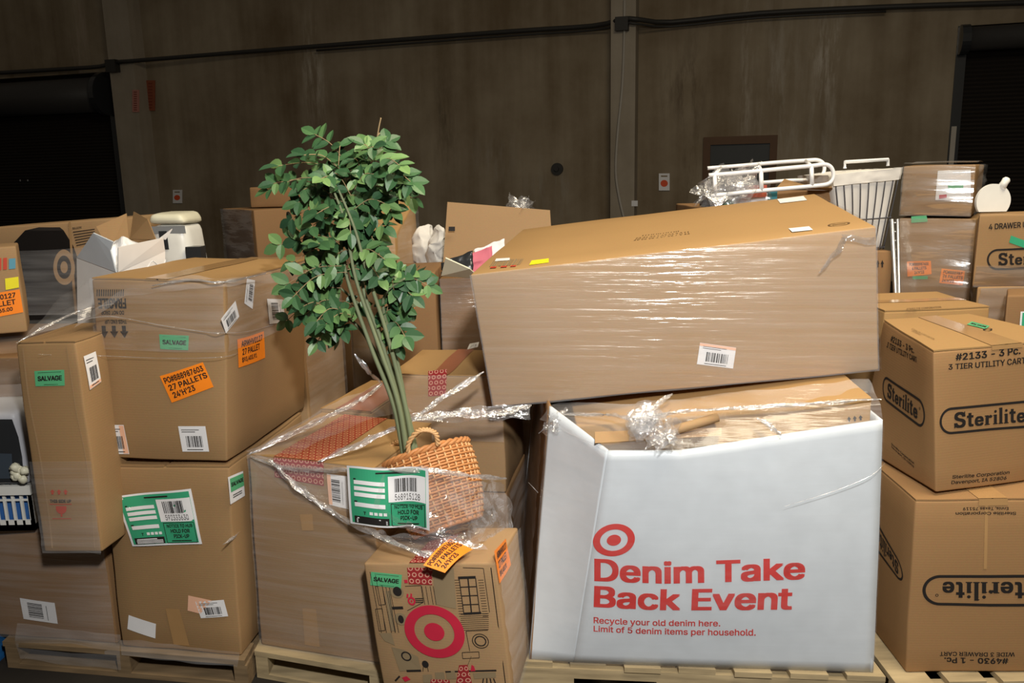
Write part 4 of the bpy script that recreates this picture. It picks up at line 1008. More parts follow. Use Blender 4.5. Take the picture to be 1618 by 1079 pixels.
# ------------------------------------------------------------------ wicker basket and tree
def basket():
    top = PY(673, 717, 2.40); bot = PY(708, 832, 2.31); ax = (top - bot); Hh = ax.length; ax.normalize()
    zmin = z14t = c14.c[(0, 1, 1)].z
    side = Vector((1, 0, 0)); side = (side - ax * side.dot(ax)).normalized(); dep = ax.cross(side)
    rim = (PY(737, 694, 2.40) - PY(610, 739, 2.40)).length / 2
    def prof(t): return rim * (.80 + .62 * t - .42 * t * t * 1.0) if t < .999 else rim
    def pt(t, ang, k=1.0): return bot + ax * Hh * t + (side * math.cos(ang) + dep * math.sin(ang) * .9) * prof(t) * k
    r = empty('wicker_basket', bot, 'tilted wicker basket holding the plant stems, on the bullseye carton', 'basket')
    mb = MB(); nrow = 26; ns = 34
    for i in range(nrow):                                   # weavers go in and out of the stakes
        t = (i + .5) / nrow; pts = []
        for k in range(ns * 2 + 1):
            an = 2 * math.pi * k / (ns * 2); pts.append(pt(t, an, 1 + .035 * (1 if (k // 1 + i) % 2 else -1) * (1 if k % 2 == 0 else 0)))
        mb.tube(pts, Hh / nrow * .52, 5, False)
    mb.build('woven_wall', WICKER, r, True)
    mb = MB()
    for k in range(ns): mb.tube([pt(j / 10, 2 * math.pi * k / ns, 1.015) for j in range(11)], .0036, 5)
    mb.build('stakes', WICKERP, r, True)
    mb = MB(); mb.tube([pt(0.01, 2 * math.pi * k / 30, .97) for k in range(31)], .008, 6, False)
    mb.grid(lambda u, v: pt(.02, u * 6.2832, v * .97), 30, 3); mb.build('base', WICKER, r, True)
    mb = MB()
    for ph in (0, 2.1, 4.2):
        mb.tube([pt(1.0, 2 * math.pi * k / 72, 1.0) + ax * .006 * math.sin(k * .9 + ph) + (side * math.cos(6.283 * k / 72) + dep * math.sin(6.283 * k / 72)) * .006 * math.cos(k * .9 + ph) for k in range(73)], .006, 6, False)
    mb.build('braided_rim', WICKER, r, True)
    for px0, px1, pyt, y0, y1, Y in ((646, 690, 680, 716, 697, 2.29), (614, 640, 699, 735, 722, 2.50)):
        arc = smooth_pts([PY(px0 + 1, y0 + 6, Y), PY(px0 - 1, y0 - 14, Y), PY((px0 * .7 + px1 * .3), pyt + 2, Y), PY((px0 * .3 + px1 * .7), pyt - 1, Y), PY(px1 - 1, pyt + 6, Y), PY(px1 + 2, y1 + 5, Y)], 8)
        mb = MB()
        for ph in (0, 2.09, 4.18):
            mb.tube([p + Vector((math.cos(k * .8 + ph), math.sin(k * .8 + ph) * .6, math.sin(k * .8 + ph))) * .0042 for k, p in enumerate(arc)], .0042, 6)
        mb.build('handle', WICKERP, r, True)
basket()
def tree():
    rd = random.Random(11)
    base = PY(655, 730, 2.36)
    r = empty('artificial_tree', PY(668, 790, 2.36), 'tall green leafy tree with thin stems standing in the wicker basket', 'plant')
    stems = [((640, 735, 2.36), (622, 640, 2.36), (585, 545, 2.38), (545, 425, 2.42), (540, 330, 2.42), (565, 262, 2.42)),
             ((645, 735, 2.33), (630, 640, 2.33), (598, 545, 2.34), (562, 440, 2.36), (545, 350, 2.36), (520, 285, 2.36)),
             ((652, 735, 2.37), (632, 640, 2.38), (603, 540, 2.40), (573, 450, 2.42), (575, 350, 2.45), (592, 270, 2.45)),
             ((657, 735, 2.34), (640, 640, 2.35), (612, 530, 2.36), (580, 430, 2.36), (560, 360, 2.36), (535, 300, 2.36)),
             ((662, 735, 2.38), (640, 640, 2.40), (610, 560, 2.44), (585, 500, 2.48), (555, 470, 2.50), (520, 440, 2.52)),
             ((650, 735, 2.39), (640, 640, 2.41), (625, 560, 2.42), (606, 490, 2.40), (612, 460, 2.38), (640, 440, 2.36)),
             ((648, 735, 2.36), (628, 640, 2.38), (595, 560, 2.42), (560, 510, 2.46), (530, 500, 2.46))]
    for k, s in enumerate(stems):
        pts = smooth_pts([PY(*p) for p in s], 8); n = len(pts)
        MBs = MB().tube(pts, [.0085 - .0055 * i / (n - 1) for i in range(n)], 7); MBs.build('stem', STEM, r, True)
    mb = MB(); mb.tube(smooth_pts([PY(592, 275, 2.45), PY(594, 235, 2.45), PY(598, 205, 2.45), PY(602, 186, 2.45)], 5), .0022, 5)
    mb.tube([PY(596, 216, 2.45), PY(600, 210, 2.45)], .002, 5); mb.build('bare_twig', TWIG, r, True)
    lf = MB(); tw = MB()
    def leaflet(p, d, n, L, Wd):
        d = d.normalized(); s = d.cross(n).normalized(); n = s.cross(d).normalized()
        ts = (0, .16, .38, .62, .84, 1.0); ws = (0.06, .72, 1.0, .92, .52, .02)
        vs_ = []
        for t, w in zip(ts, ws):
            c = p + d * L * t - n * L * .10 * t * t
            vs_ += [c - s * Wd * w + n * Wd * .28 * w, c, c + s * Wd * w + n * Wd * .28 * w]
        fs = []
        for i in range(5): fs += [(3 * i, 3 * i + 1, 3 * i + 4, 3 * i + 3), (3 * i + 1, 3 * i + 2, 3 * i + 5, 3 * i + 4)]
        lf.add(vs_, fs)
    def spray(x0, y0, x1, y1, Y0=2.4, Y1=None, n=4, L=.050):
        """a compound leaf: pairs of leaflets on a rachis from one point to another"""
        Y1 = Y1 or Y0 + rd.uniform(-.10, .06)
        a, b = PY(x0, y0, Y0), PY(x1, y1, Y1); mid = (a + b) / 2 + Vector((0, 0, .02))
        rc = smooth_pts([a, mid, b], 6); tw.tube(rc, .0014, 4)
        nrm = (Vector((0, -.75, .62)) + Vector((rd.uniform(-.5, .5), rd.uniform(-.3, .3), rd.uniform(-.5, .4)))).normalized()
        for k in range(n):
            t = .22 + .74 * k / max(1, n - 1); i = min(int(t * (len(rc) - 1)), len(rc) - 2); p = rc[i]; d = (rc[i + 1] - rc[i]).normalized(); s = d.cross(nrm).normalized()
            for sg in (-1, 1):
                dd = (s * sg + d * .55 + nrm * rd.uniform(-.25, .15)); ll = L * rd.uniform(.8, 1.15)
                leaflet(p, dd, nrm + Vector((rd.uniform(-.25, .25), 0, rd.uniform(-.25, .25))), ll, ll * .30)
        leaflet(rc[-1], (rc[-1] - rc[-2]), nrm, L, L * .30)
    S = [(555, 270, 497, 212), (535, 262, 540, 228), (545, 275, 440, 262), (530, 285, 424, 300), (520, 300, 432, 290), (540, 270, 480, 245), (560, 268, 590, 232), (592, 262, 612, 224), (596, 262, 632, 262), (598, 270, 652, 290), (590, 262, 575, 228), (602, 275, 638, 285),
         (560, 300, 590, 275), (555, 310, 520, 270), (545, 320, 470, 320), (530, 330, 458, 348), (548, 338, 500, 338), (560, 330, 610, 322), (575, 320, 622, 310), (560, 350, 605, 358), (552, 360, 600, 390), (548, 372, 596, 372),
         (540, 350, 490, 360), (530, 370, 440, 388), (540, 385, 470, 380), (535, 395, 462, 415), (545, 400, 500, 425), (540, 420, 452, 450), (530, 430, 462, 470), (548, 430, 498, 460), (545, 440, 520, 470), (560, 400, 608, 410), (565, 415, 600, 440),
         (540, 455, 470, 478), (535, 475, 482, 498), (540, 490, 500, 508), (545, 500, 500, 542), (555, 505, 530, 520), (560, 500, 515, 512),
         (600, 455, 640, 430), (610, 450, 668, 432), (620, 448, 678, 452), (612, 455, 652, 468), (605, 470, 640, 485), (612, 490, 642, 510), (615, 510, 640, 532), (608, 520, 628, 545), (600, 500, 618, 520),
         (575, 290, 560, 250), (535, 300, 508, 282), (525, 310, 478, 300), (555, 290, 545, 250)]
    for s in S: spray(*s, Y0=2.40 + rd.uniform(-.05, .05), n=rd.choice((3, 4, 4, 5)), L=rd.uniform(.044, .056))
    for k in range(52):                                      # the dense middle of the crown
        cx, cy, ax_, ay = rd.choice(((540, 285, 48, 28), (555, 330, 42, 40), (540, 395, 52, 40), (520, 440, 40, 34), (515, 480, 28, 28), (622, 455, 32, 18), (605, 300, 22, 36)))
        an = rd.uniform(0, 6.28); q = rd.uniform(.1, .8); x, y = cx + math.cos(an) * ax_ * q, cy + math.sin(an) * ay * q; a2 = rd.uniform(0, 6.28)
        spray(x, y, x + 46 * math.cos(a2), y + 34 * math.sin(a2) + 8, 2.44 + rd.uniform(-.08, .12), n=rd.choice((3, 4)), L=rd.uniform(.042, .052))
    tag(lf.build('foliage', LEAF, r, False), None); tw.build('leaf_stalks', TWIG, r, True)
tree()
# loose stretch film of the plant pallet, with the notice pouch on it
r = empty('stretch_wrap', (-.35, 2.2, .5), 'loose clear stretch film draped round the plant basket and its cartons', 'plastic wrap')
mb = MB()
sheet(mb, [[(392, 716, 2.42), (470, 668, 2.55), (545, 628, 2.72), (602, 604, 2.80)], [(440, 735, 2.38), (520, 690, 2.46), (600, 655, 2.52), (650, 650, 2.5)]], 34, 14, .012, 12, 1)
sheet(mb, [[(392, 722, 2.40), (470, 745, 2.34), (545, 752, 2.28), (610, 750, 2.2)], [(470, 790, 2.36), (520, 800, 2.31), (560, 800, 2.24), (600, 800, 2.18)], [(540, 815, 2.34), (580, 825, 2.29), (620, 832, 2.2), (660, 838, 2.16)]], 30, 24, .006, 12, 2)
build_each(mb, 'film_sheet', FILM, r)
mb = MB()
sheet(mb, [[(655, 740, 2.20), (700, 745, 2.19), (748, 758, 2.28), (800, 765, 2.42)], [(660, 800, 2.19), (705, 800, 2.18), (752, 806, 2.26), (806, 812, 2.40)], [(640, 838, 2.18), (700, 858, 2.17), (755, 862, 2.22), (812, 850, 2.36)]], 40, 40, .016, 24, 3)
sheet(mb, [[(560, 838, 2.24), (620, 842, 2.18), (680, 848, 2.16), (740, 850, 2.18)], [(600, 858, 2.22), (650, 872, 2.17), (700, 880, 2.14), (770, 868, 2.17)]], 34, 12, .018, 24, 5)
sheet(mb, [[(645, 655, 2.50), (700, 648, 2.50), (760, 642, 2.48), (838, 640, 2.50)], [(650, 668, 2.49), (700, 668, 2.49), (760, 668, 2.47), (838, 660, 2.49)]], 40, 10, .014, 20, 6)
build_each(mb, 'crumpled_film', FILM_CRUMPLE, r)
for k, (pts, rad) in enumerate((([(503, 730, 2.33), (560, 705, 2.36), (610, 682, 2.38), (650, 664, 2.40), (700, 628, 2.46), (765, 588, 2.52)], .0055), ([(650, 664, 2.40), (720, 655, 2.46), (790, 652, 2.46), (838, 640, 2.5)], .0065),
        ([(392, 718, 2.41), (450, 690, 2.46), (510, 662, 2.55), (570, 632, 2.65), (604, 606, 2.72)], .005), ([(425, 725, 2.36), (470, 770, 2.33), (530, 812, 2.30), (590, 842, 2.20), (650, 868, 2.14), (700, 880, 2.12)], .0055),
        ([(395, 722, 2.40), (450, 738, 2.35), (520, 742, 2.31), (600, 742, 2.22), (680, 744, 2.18), (745, 752, 2.24), (800, 756, 2.4)], .0045), ([(560, 560, 2.5), (585, 590, 2.52), (604, 606, 2.6)], .004))):
    rope(r, pts, rad, k)
qs = [PY(555, 826, 2.235), PY(680, 838, 2.155), PY(678, 741, 2.165), PY(549, 735, 2.245)]
ps = Surf(lambda u, v: (qs[0] * (1 - u) * (1 - v) + qs[1] * u * (1 - v) + qs[2] * u * v + qs[3] * (1 - u) * v) + Vector((0, -.012 * math.sin(u * 6.5) - .004 * math.sin(v * 5), .003 * math.sin(u * 9))))
notice(r, ps, [(0, 0), (1, 0), (1, 1), (0, 1)] and [(555, 826), (680, 838), (678, 741), (549, 735)], '568915128', 6, 0.0)
qo = [PY(669, 893, 2.075), PY(703, 905, 2.065), PY(747, 868, 2.16), PY(711, 851, 2.19)]
os_ = Surf(lambda u, v: qo[0] * (1 - u) * (1 - v) + qo[1] * u * (1 - v) + qo[2] * u * v + qo[3] * (1 - u) * v + Vector((0, -.01, .012)) * math.sin(v * 3.1))
# lettering runs along the long side of this label
os2 = Surf(lambda u, v: os_.fn(1 - v, u))
o_ = MB().grid(lambda a_, b_: os2.fn(a_, b_), 8, 8).build('orange_sticker', ORANGE, r, True); o_['label'] = 'bent orange sticker over the bullseye carton edge'
a = Art(os2, .001)
for i, (t, u0, u1) in enumerate(PO): a.text(t, u0, .93 - .287 * (i + .84), u1, .93 - .287 * (i + .08), .02)
a.build('sticker_print', INK, o_)

# ------------------------------------------------------------------ white bulk box
zb = Z0
bot = [Vector((.02, 3.2, zb)), PZ(836, 1041, zb), PZ(906, 1047, zb), PZ(1380, 1062, zb), Vector((1.09, 3.2, zb))]
top = [Vector((.10, 3.2, .90)), PY(868, 641, 2.44), PY(960, 713, 2.19), PY(1395, 663, 2.20), Vector((1.10, 3.2, .93))]
r = empty('bulk_box', (.55, 2.7, zb), 'white octagonal bulk box with red lettering and bullseye, under the long carton', 'box')
Mt = PY(1075, 712, 2.19)
def gpanel(i, j, bl=.0):
    def fn(u, v):
        t = top[i] * (1 - u) + top[j] * u
        if i == 2: t = (top[2] * (1 - u / .27) + Mt * (u / .27)) if u < .27 else (Mt * (1 - (u - .27) / .73) + top[3] * ((u - .27) / .73))
        p = (bot[i] * (1 - u) + bot[j] * u) * (1 - v) + t * v
        n_ = (bot[j] - bot[i]).cross(Vector((0, 0, 1))).normalized()
        return p + n_ * (bl * 4 * v * (1 - v) * (.35 + .65 * math.sin(min(1, max(0, u)) * math.pi)) + .004 * noise.noise(p * 4))
    return Surf(fn)
SP = {}
for i, j, nm, m_, bl in ((1, 2, 'corner_panel', WHITEBOARD, .0), (2, 3, 'front_panel', WHITEBOARD, .012), (0, 1, 'side_panel', K3, 0), (3, 4, 'side_panel', WHITEBOARD, 0), (4, 0, 'back_panel', WHITEBOARD, 0)):
    sf = gpanel(i, j, bl); SP[(i, j)] = sf
    o_ = MB().grid(lambda u, v: sf.fn(u, v), 30, 24).build(nm, m_, r, True)
    md = o_.modifiers.new('solid', 'SOLIDIFY'); md.thickness = .008; md.offset = -1 if True else 1
GF = SP[(2, 3)]
a = Art(GF, .0016)
for t, q_, bo in (('Denim Take', [(939, 918), (1272, 915), (1272, 879), (939, 881)], .022), ('Back Event', [(938, 959), (1251, 963), (1253, 927), (939, 925)], .022), ('Recycle your old denim here.', [(938, 986.5), (1138, 991.5), (1138, 979), (938, 974)], .012), ('Limit of 5 denim items per household.', [(938, 999.5), (1194, 1006.5), (1194, 993), (938, 987.5)], .012)):
    b__ = Art(GF.sub(q_), .0016); b__.text(t, 0, 0, 1, 1, bo); a.m.add(b__.m.v, b__.m.f)
cu, cv = GF.uv(970, 853); ru = GF.uv(1003, 853)[0] - cu; rv = GF.uv(970, 827)[1] - cv
a.ring(cu, cv, ru, rv, .66, 1, 56); a.ring(cu, cv, ru, rv, 0, .34, 40)
a.build('red_lettering', REDINK, r)
# carton inside it
ia, ib = PY(910, 674, 2.42), PY(1379, 627, 2.215)
za_, zb2 = ia.z, ib.z
ic = {}
bk = Vector((.0, .78, .075))
lo = Vector((0, 0, -.55))
for i, p in ((0, ia), (1, ib)):
    ic[(i, 0, 1)] = p; ic[(i, 1, 1)] = p + bk; ic[(i, 0, 0)] = Vector((p.x, p.y, .165)); ic[(i, 1, 0)] = Vector((p.x, p.y + .78, .165))
cin = Carton(ic, .002, .004, 41)
bin_ = carton_thing(cin, 'brown carton standing inside the white bulk box under film', K4)
a = Art(cin.face('F').sub([(1338, 668), (1364, 664), (1363, 654), (1337, 657)]), .002); arrows(a, .15, .45, .26, .8, 3); a.build('arrow_print', INK, bin_)
mb = MB(); mb.tube([PY(1035, 688, 2.22), PY(1080, 675, 2.235), PY(1134, 659, 2.25)], .014, 8); mb.grid(lambda u, v: PY(940 + 200 * u, 700 - 12 * u - 18 * v * (1 - u * .3), 2.22 + .05 * v), 10, 4); mb.build('rolled_flap', K2, bin_, True)
# the film over the bulk box
r2 = empty('stretch_wrap', (.55, 2.2, .2), 'tight clear stretch film around the white bulk box, knotted on top', 'plastic wrap')
def gw(sf, off, v0, v1, n, wr, sd):
    def fn(u, v):
        vv = v0 + (v1 - v0) * v; p = sf.fn(u, vv); q = Vector((p.x * 4, p.y * 4, p.z * 30))
        return sf.map(u, vv, off + wr * (noise.noise(q + Vector((sd, 0, 0))) + .6))
    return fn
mb = MB(); mb.grid(gw(GF, .006, 0, .99, 1, .003, 1), 40, 50); mb.grid(gw(SP[(1, 2)], .006, 0, .99, 1, .003, 1), 20, 50); mb.build('film_band', FILM_WHITE, r2, True)
mb = MB(); mb.grid(gw(SP[(0, 1)], .012, 0, .99, 1, .006, 4), 20, 40); mb.build('film_band', FILM, r2, True)
mb = MB()
sheet(mb, [[(852, 662, 2.46), (960, 712, 2.185), (1075, 711, 2.18), (1240, 690, 2.18), (1396, 664, 2.19)], [(868, 640, 2.48), (960, 672, 2.32), (1080, 662, 2.27), (1240, 655, 2.23), (1392, 640, 2.20)], [(885, 634, 2.55), (980, 640, 2.42), (1090, 628, 2.38), (1240, 612, 2.33), (1372, 598, 2.33)]], 60, 24, .007, 14, 7)
mb.build('top_film', FILM, r2, True)
for kx, ky, kY, kr, kn, ks in ((1028, 672, 2.2, .062, 8, 3), (1052, 688, 2.17, .045, 6, 5), (876, 665, 2.42, .045, 5, 9)):
    mb = MB(); clump(mb, kx, ky, kY, kr, kn, ks); mb.build('film_knot', FILM_CRUMPLE, r2, True)
for k, (pts, rad) in enumerate((([(1020, 665, 2.2), (1040, 640, 2.28), (1062, 622, 2.36)], .006), ([(880, 655, 2.42), (960, 655, 2.3), (1010, 662, 2.2), (1080, 650, 2.25), (1250, 640, 2.2), (1392, 630, 2.2)], .0035), ([(1195, 660, 2.2), (1215, 672, 2.18), (1235, 688, 2.17)], .004), ([(1398, 732, 2.18), (1375, 752, 2.16), (1320, 775, 2.165), (1240, 800, 2.165)], .0005), ([(835, 762, 2.36), (850, 778, 2.33)], .0008))):
    rope(r2, pts, rad, 20 + k)

# ------------------------------------------------------------------ long carton on top
YL, YR = 2.54, 2.37
lc = {(0, 0, 1): PY(743, 434, YL), (1, 0, 1): PY(1384, 358, YR), (0, 0, 0): PY(778, 643, YL), (1, 0, 0): PY(1389, 585, YR)}
lc[(0, 1, 1)] = PY(826, 362, 3.40); lc[(1, 1, 1)] = PY(1288, 306, 3.23)
for i in (0, 1): lc[(i, 1, 0)] = lc[(i, 0, 0)] + (lc[(i, 1, 1)] - lc[(i, 0, 1)])
cL = Carton(lc, .006, .003, 51, .006)
bL = carton_thing(cL, 'very long film-wrapped carton lying tilted across the white bulk box', K4)
FL_, TL_, RL_ = cL.face('F'), cL.face('T'), cL.face('R')
cL.wrap(bL, FILM_LONG, 'FR', wr=.0016, n=90, seed=6, stretch=(2.0, 2.0, 60))
o_ = barcode(bL, FL_, [(1101, 575), (1158, 582), (1163, 549), (1106, 541)], 17, peach=(.0, .86, 1, .99)); 
for o__ in [o_]: pass
def zL_(x, y): return (x / 2.4515 + 740, y / 2.4515 + 290)
a = Art(TL_.sub([zL_(640, 222), zL_(858, 196), zL_(855, 172), zL_(668, 195)]), .0016); a.text('10 01 02 1 07 02 7 0 11', .0, .0, 1, .42, .0); a.text('- - - -- --- - -- - ---', .08, .6, .8, .72, 0); a.build('faint_print', BROWNINK, bL)
a = Art(TL_.sub([zL_(78, 330), zL_(195, 322), zL_(215, 292), zL_(100, 298)]), .0018); a.bars(0, .2, 1, 1, 30, 3); a.build('corner_print', PRINTGREY, bL)
a = Art(TL_.sub([zL_(78, 330), zL_(195, 322), zL_(215, 292), zL_(100, 298)]), .0020); a.rect(.05, 0, .25, .16); a.rect(.4, 0, .6, .16); a.rect(.72, 0, .9, .16); a.build('red_print', REDMARK, bL)
sticker(bL, TL_, [zL_(236, 318), zL_(312, 308), zL_(312, 292), zL_(246, 300)], YELLOW, 'yellow_sticker', label='small yellow sticker')
sticker(bL, TL_, [zL_(103, 303), zL_(160, 299), zL_(161, 290), zL_(108, 293)], PAPER, 'white_sticker')
sticker(bL, TL_, [zL_(1208, 78), zL_(1312, 66), zL_(1298, 50), zL_(1196, 62)], PAPER, 'white_sticker')
sticker(bL, TL_, [zL_(1255, 190), zL_(1335, 182), zL_(1320, 168), zL_(1240, 176)], PAPER, 'white_sticker')
a = Art(TL_.sub([zL_(1395, 170), zL_(1480, 160), zL_(1478, 148), zL_(1390, 158)]), .0018); a.ring(.5, .5, .5, .5, .85, 1, 30); a.line([(.2, .5), (.8, .5)], .06); a.build('stamp_print', BROWNINK, bL)
# torn edge of the film at the upper right
mb = MB(); sheet(mb, [[(1292, 431, YR - .012), (1300, 418, YR - .02), (1322, 392, YR - .025), (1330, 372, YR - .02)], [(1297, 432, YR - .012), (1310, 419, YR - .02), (1330, 396, YR - .025), (1338, 374, YR - .012)]], 24, 6, .006, 30, 2)
sheet(mb, [[(1330, 370, YR - .014), (1350, 372, YR - .014), (1366, 375, YR - .014), (1384, 373, YR - .012)], [(1334, 381, YR - .014), (1352, 383, YR - .016), (1366, 387, YR - .016), (1384, 386, YR - .012)]], 24, 6, .004, 30, 4)
build_each(mb, 'torn_film', FILM_ROPE, bL)

# ------------------------------------------------------------------ right pallet: oval-logo cartons
cs1 = front_carton((1.150, 2.20), (1.66, 2.185), Z0, .46, tops=((1447, 792), (1690, 788)), seed=61, bulge=.006)
bs1 = carton_thing(cs1, 'upside-down oval-logo carton, lower one of the right front stack', K5)
Fs, Ls = cs1.face('F'), cs1.face('L')
zS = lambda x, y: (x / 3.383 + 1318, y / 3.383 + 760)
oval_logo(bs1, Fs, [(1672, 907), (1457, 908), (1457, 956), (1672, 957)])
a = Art(Fs.sub([zS(960, 940), zS(555, 933), zS(556, 975), zS(960, 978)][::1]), .0016)
up2 = Fs.sub([zS(965, 908), zS(555, 905), zS(557, 975), zS(962, 978)]); a = Art(up2, .0016)
a.text('WIDE 3 DRAWER CART', .0, .08, .98, .40, .012); a.text('#4930 - 1 Pc.', .08, .52, .92, .96, .02); a.build('carton_lettering', INK, bs1)
up3 = Fs.sub([zS(970, 130), zS(640, 132), zS(642, 186), zS(972, 184)]); a = Art(up3, .0016)
a.text('Ennis, Texas 75119', .12, .08, .86, .44, .012); a.text('Sterilite Corporation', .0, .54, .98, .92, .012); a.build('carton_lettering', INK, bs1)
oval_logo(bs1, Ls, [(1427, 895), (1382, 815), (1381, 862), (1428, 925)][::1])
sticker(bs1, Fs, [zS(798, 470), zS(815, 470), zS(822, 110), zS(805, 108)], TAPE, 'packing_tape', .001)
cs1.flaps(bs1, K5, 'y', .006, .005); cs1.tape(bs1, 'y', .09, TAPE, drop=.02)
zt1 = max(cs1.c[(0, 0, 1)].z, cs1.c[(1, 0, 1)].z) + .005
p0 = Vector((1.206, 2.222)); d17 = Vector((math.cos(R(15)), math.sin(R(15)))); p1 = p0 + d17 * .50
b0, b1 = Vector((1.165, 2.66)), Vector((1.165, 2.66)) + d17 * .49
t0, t1 = PY(1475, 557, 2.222), None
tz = t0.z
tb0 = PZ(1396, 507, tz); tb1 = PZ(1531, 497, tz)
c_ = {(0, 0, 0): (*p0, zt1), (1, 0, 0): (*p1, zt1), (0, 1, 0): (*b0, zt1), (1, 1, 0): (*b1, zt1), (0, 0, 1): t0, (1, 0, 1): (t0.x + d17.x * .50, t0.y + d17.y * .50, tz), (0, 1, 1): tb0, (1, 1, 1): tb1}
cs2 = Carton(c_, .005, .003, 62)
bs2 = carton_thing(cs2, 'oval-logo carton with green salvage sticker, on top of the right front stack', K5)
Fs, Ls, Ts = cs2.face('F'), cs2.face('L'), cs2.face('T')
z4 = lambda x, y: (x / 5.393 + 1318, y / 5.393 + 400)
z5 = lambda x, y: (x / 5.393 + 1318, y / 5.393 + 580)
oval_logo(bs2, Fs, [(1484, 687), (1642, 674), (1642, 630), (1484, 645)])
a = Art(Fs.sub([(1498, 584), (1620, 574), (1620, 546), (1498, 560)]), .0016); a.text('#2133 - 3 Pc.', .09, .56, .93, 1.0, .02); a.text('3 TIER UTILITY CART', .0, .0, 1.0, .36, .014); a.build('carton_lettering', INK, bs2)
a = Art(Fs.sub([z5(995, 1003), z5(1480, 962), z5(1500, 878), z5(1000, 920)]), .0016); a.text('Sterilite Corporation', .01, .56, .99, 1.0, .012); a.text('Davenport, IA 52806', .0, .0, .96, .44, .012); a.build('carton_lettering', INK, bs2)
oval_logo(bs2, Ls, [z5(415, 265), z5(775, 540), z5(780, 300), z5(420, 60)])
a = Art(Ls.sub([z4(450, 800), z4(715, 935), z4(695, 810), z4(480, 690)]), .0016); a.text('#2133 - 3 Pc.', .08, .56, .93, 1.0, .02); a.text('3 TIER UTILITY CART', .0, .0, 1.0, .40, .014); a.build('carton_lettering', INK, bs2)
a = Art(Ls.sub([z5(495, 690), z5(685, 865), z5(685, 805), z5(490, 640)]), .0016); a.text('Sterilite Corporation', .0, .55, 1, .95, .012); a.text('Davenport, IA 52806', .0, .05, 1, .45, .012); a.build('carton_lettering', INK, bs2)
cs2.flaps(bs2, K4, 'y', .012, .005); cs2.tape(bs2, 'y', .10, TAPE, drop=.012)  # flaps paler than the body: overhead light put into the board colour
Ts = cs2.face('T')
salvage(bs2, Ts, [z4(1130, 612), z4(1290, 652), z4(1325, 625), z4(1170, 585)])
a = Art(Ts.sub([z4(640, 660), z4(830, 750), z4(860, 735), z4(670, 645)]), .003); a.text('STERILITE CORPORATION', .0, .55, 1, .95, 0); a.text('DAVENPORT', .1, .05, .5, .4, 0); a.build('top_print', BROWNINK, bs2)
a = Art(Ts.sub([z4(1265, 668), z4(1345, 668), z4(1350, 645), z4(1268, 648)]), .003); a.ring(.5, .5, .5, .5, .7, 1, 20); a.build('top_print', INK, bs2)
# carton behind
c27 = front_carton((1.346, 2.93), (1.745, 2.955), Z0, .40, zt=1.105, yaw=-5, seed=63)
b27 = carton_thing(c27, 'plain taped carton behind the right front stack', K4)
c27.flaps(b27, K4, 'x', .006, .005); c27.tape(b27, 'x', .06, TAPE, drop=0, ends=(0, 0))
a = Art(c27.face('T').sub([z4(615, 488), z4(915, 470), z4(905, 452), z4(620, 470)]), .002); a.text('STERILITE CORPORATION', 0, .1, 1, .9, 0); a.build('top_print', BROWNINK, b27)
# brown carton at the right edge
c29 = px_carton(1592, 1760, 468, 2.84, Z0, .22, zt=None, yaw=-30, seed=64)
b29 = carton_thing(c29, 'dark brown carton with green notice at the right picture edge', K3)
notice(b29, c29.face('F'), [(1608, 545), (1690, 545), (1690, 490), (1612, 492)], '590011372', 9, 0.0)

# ------------------------------------------------------------------ back right: wrapped stack, hamper, rails, rack
def stack_two():
    zl = PY(1430, 345, 3.6).z
    lo_ = px_carton(1421, 1543, 345, 3.62, 0.142, .5, Yr=3.46, zt=zl, seed=71); lo_b = carton_thing(lo_, 'film-wrapped carton with two orange labels, lower half of the right back stack', K1)
    Fl = lo_.face('F')
    orange(lo_b, Fl, [(1434, 437), (1472, 433), (1471, 412), (1433, 413)], [('PO#888987600', .1, .9), ('4 PALLETS', .2, .8), ("24'H'23", .3, .7)])
    orange(lo_b, Fl, [(1484, 447), (1521, 451), (1525, 428), (1488, 424)], [('PO#888987', .1, .9), ('26 PALLETS', .1, .95), ("24'H'23", .1, .6)])
    sticker(lo_b, Fl, [(1442, 441), (1466, 441), (1466, 436), (1442, 436)], GREEN2, 'green_sticker')
    sticker(lo_b, Fl, [(1440, 352), (1466, 350), (1464, 340), (1440, 342)], GREEN2, 'green_sticker')
    a = Art(Fl.sub([(1518, 424), (1530, 424), (1530, 413), (1518, 413)]), .003); arrows(a, .2, .55, .4, .9, 2); a.build('arrow_print', INK, lo_b)
    lo_.wrap(lo_b, FILM_HEAVY, 'FR', n=70, wr=.009, off=.008, seed=21)
    hi = px_carton(1427, 1541, 262, 3.62, zl + .012, .48, Yr=3.47, seed=72); hi_b = carton_thing(hi, 'film-wrapped carton topping the right back stack beside the wire hamper', K1)
    Fh_ = hi.face('F')
    sticker(hi_b, Fh_, [(1478, 316), (1534, 316), (1534, 268), (1482, 270)], PAPER, 'white_label'); sticker(hi_b, Fh_, [(1498, 302), (1522, 298), (1522, 288), (1498, 292)], GREEN2, 'green_sticker', .004); sticker(hi_b, Fh_, [(1484, 314), (1496, 312), (1496, 307), (1484, 308)], CRIMSON, 'pink_sticker', .004)
    hi.wrap(hi_b, FILM_HEAVY, 'FRT', n=70, wr=.009, off=.008, seed=25)
stack_two()
cb2 = px_carton(1330, 1411, 398, 3.5, .142, .4, seed=73); bb2 = carton_thing(cb2, 'carton with two small arrows below the white wire hamper', K3)
a = Art(cb2.face('F').sub([(1384, 424), (1397, 424), (1397, 411), (1384, 411)]), .003); arrows(a, .2, .55, .4, .9, 2); a.build('arrow_print', INK, bb2)
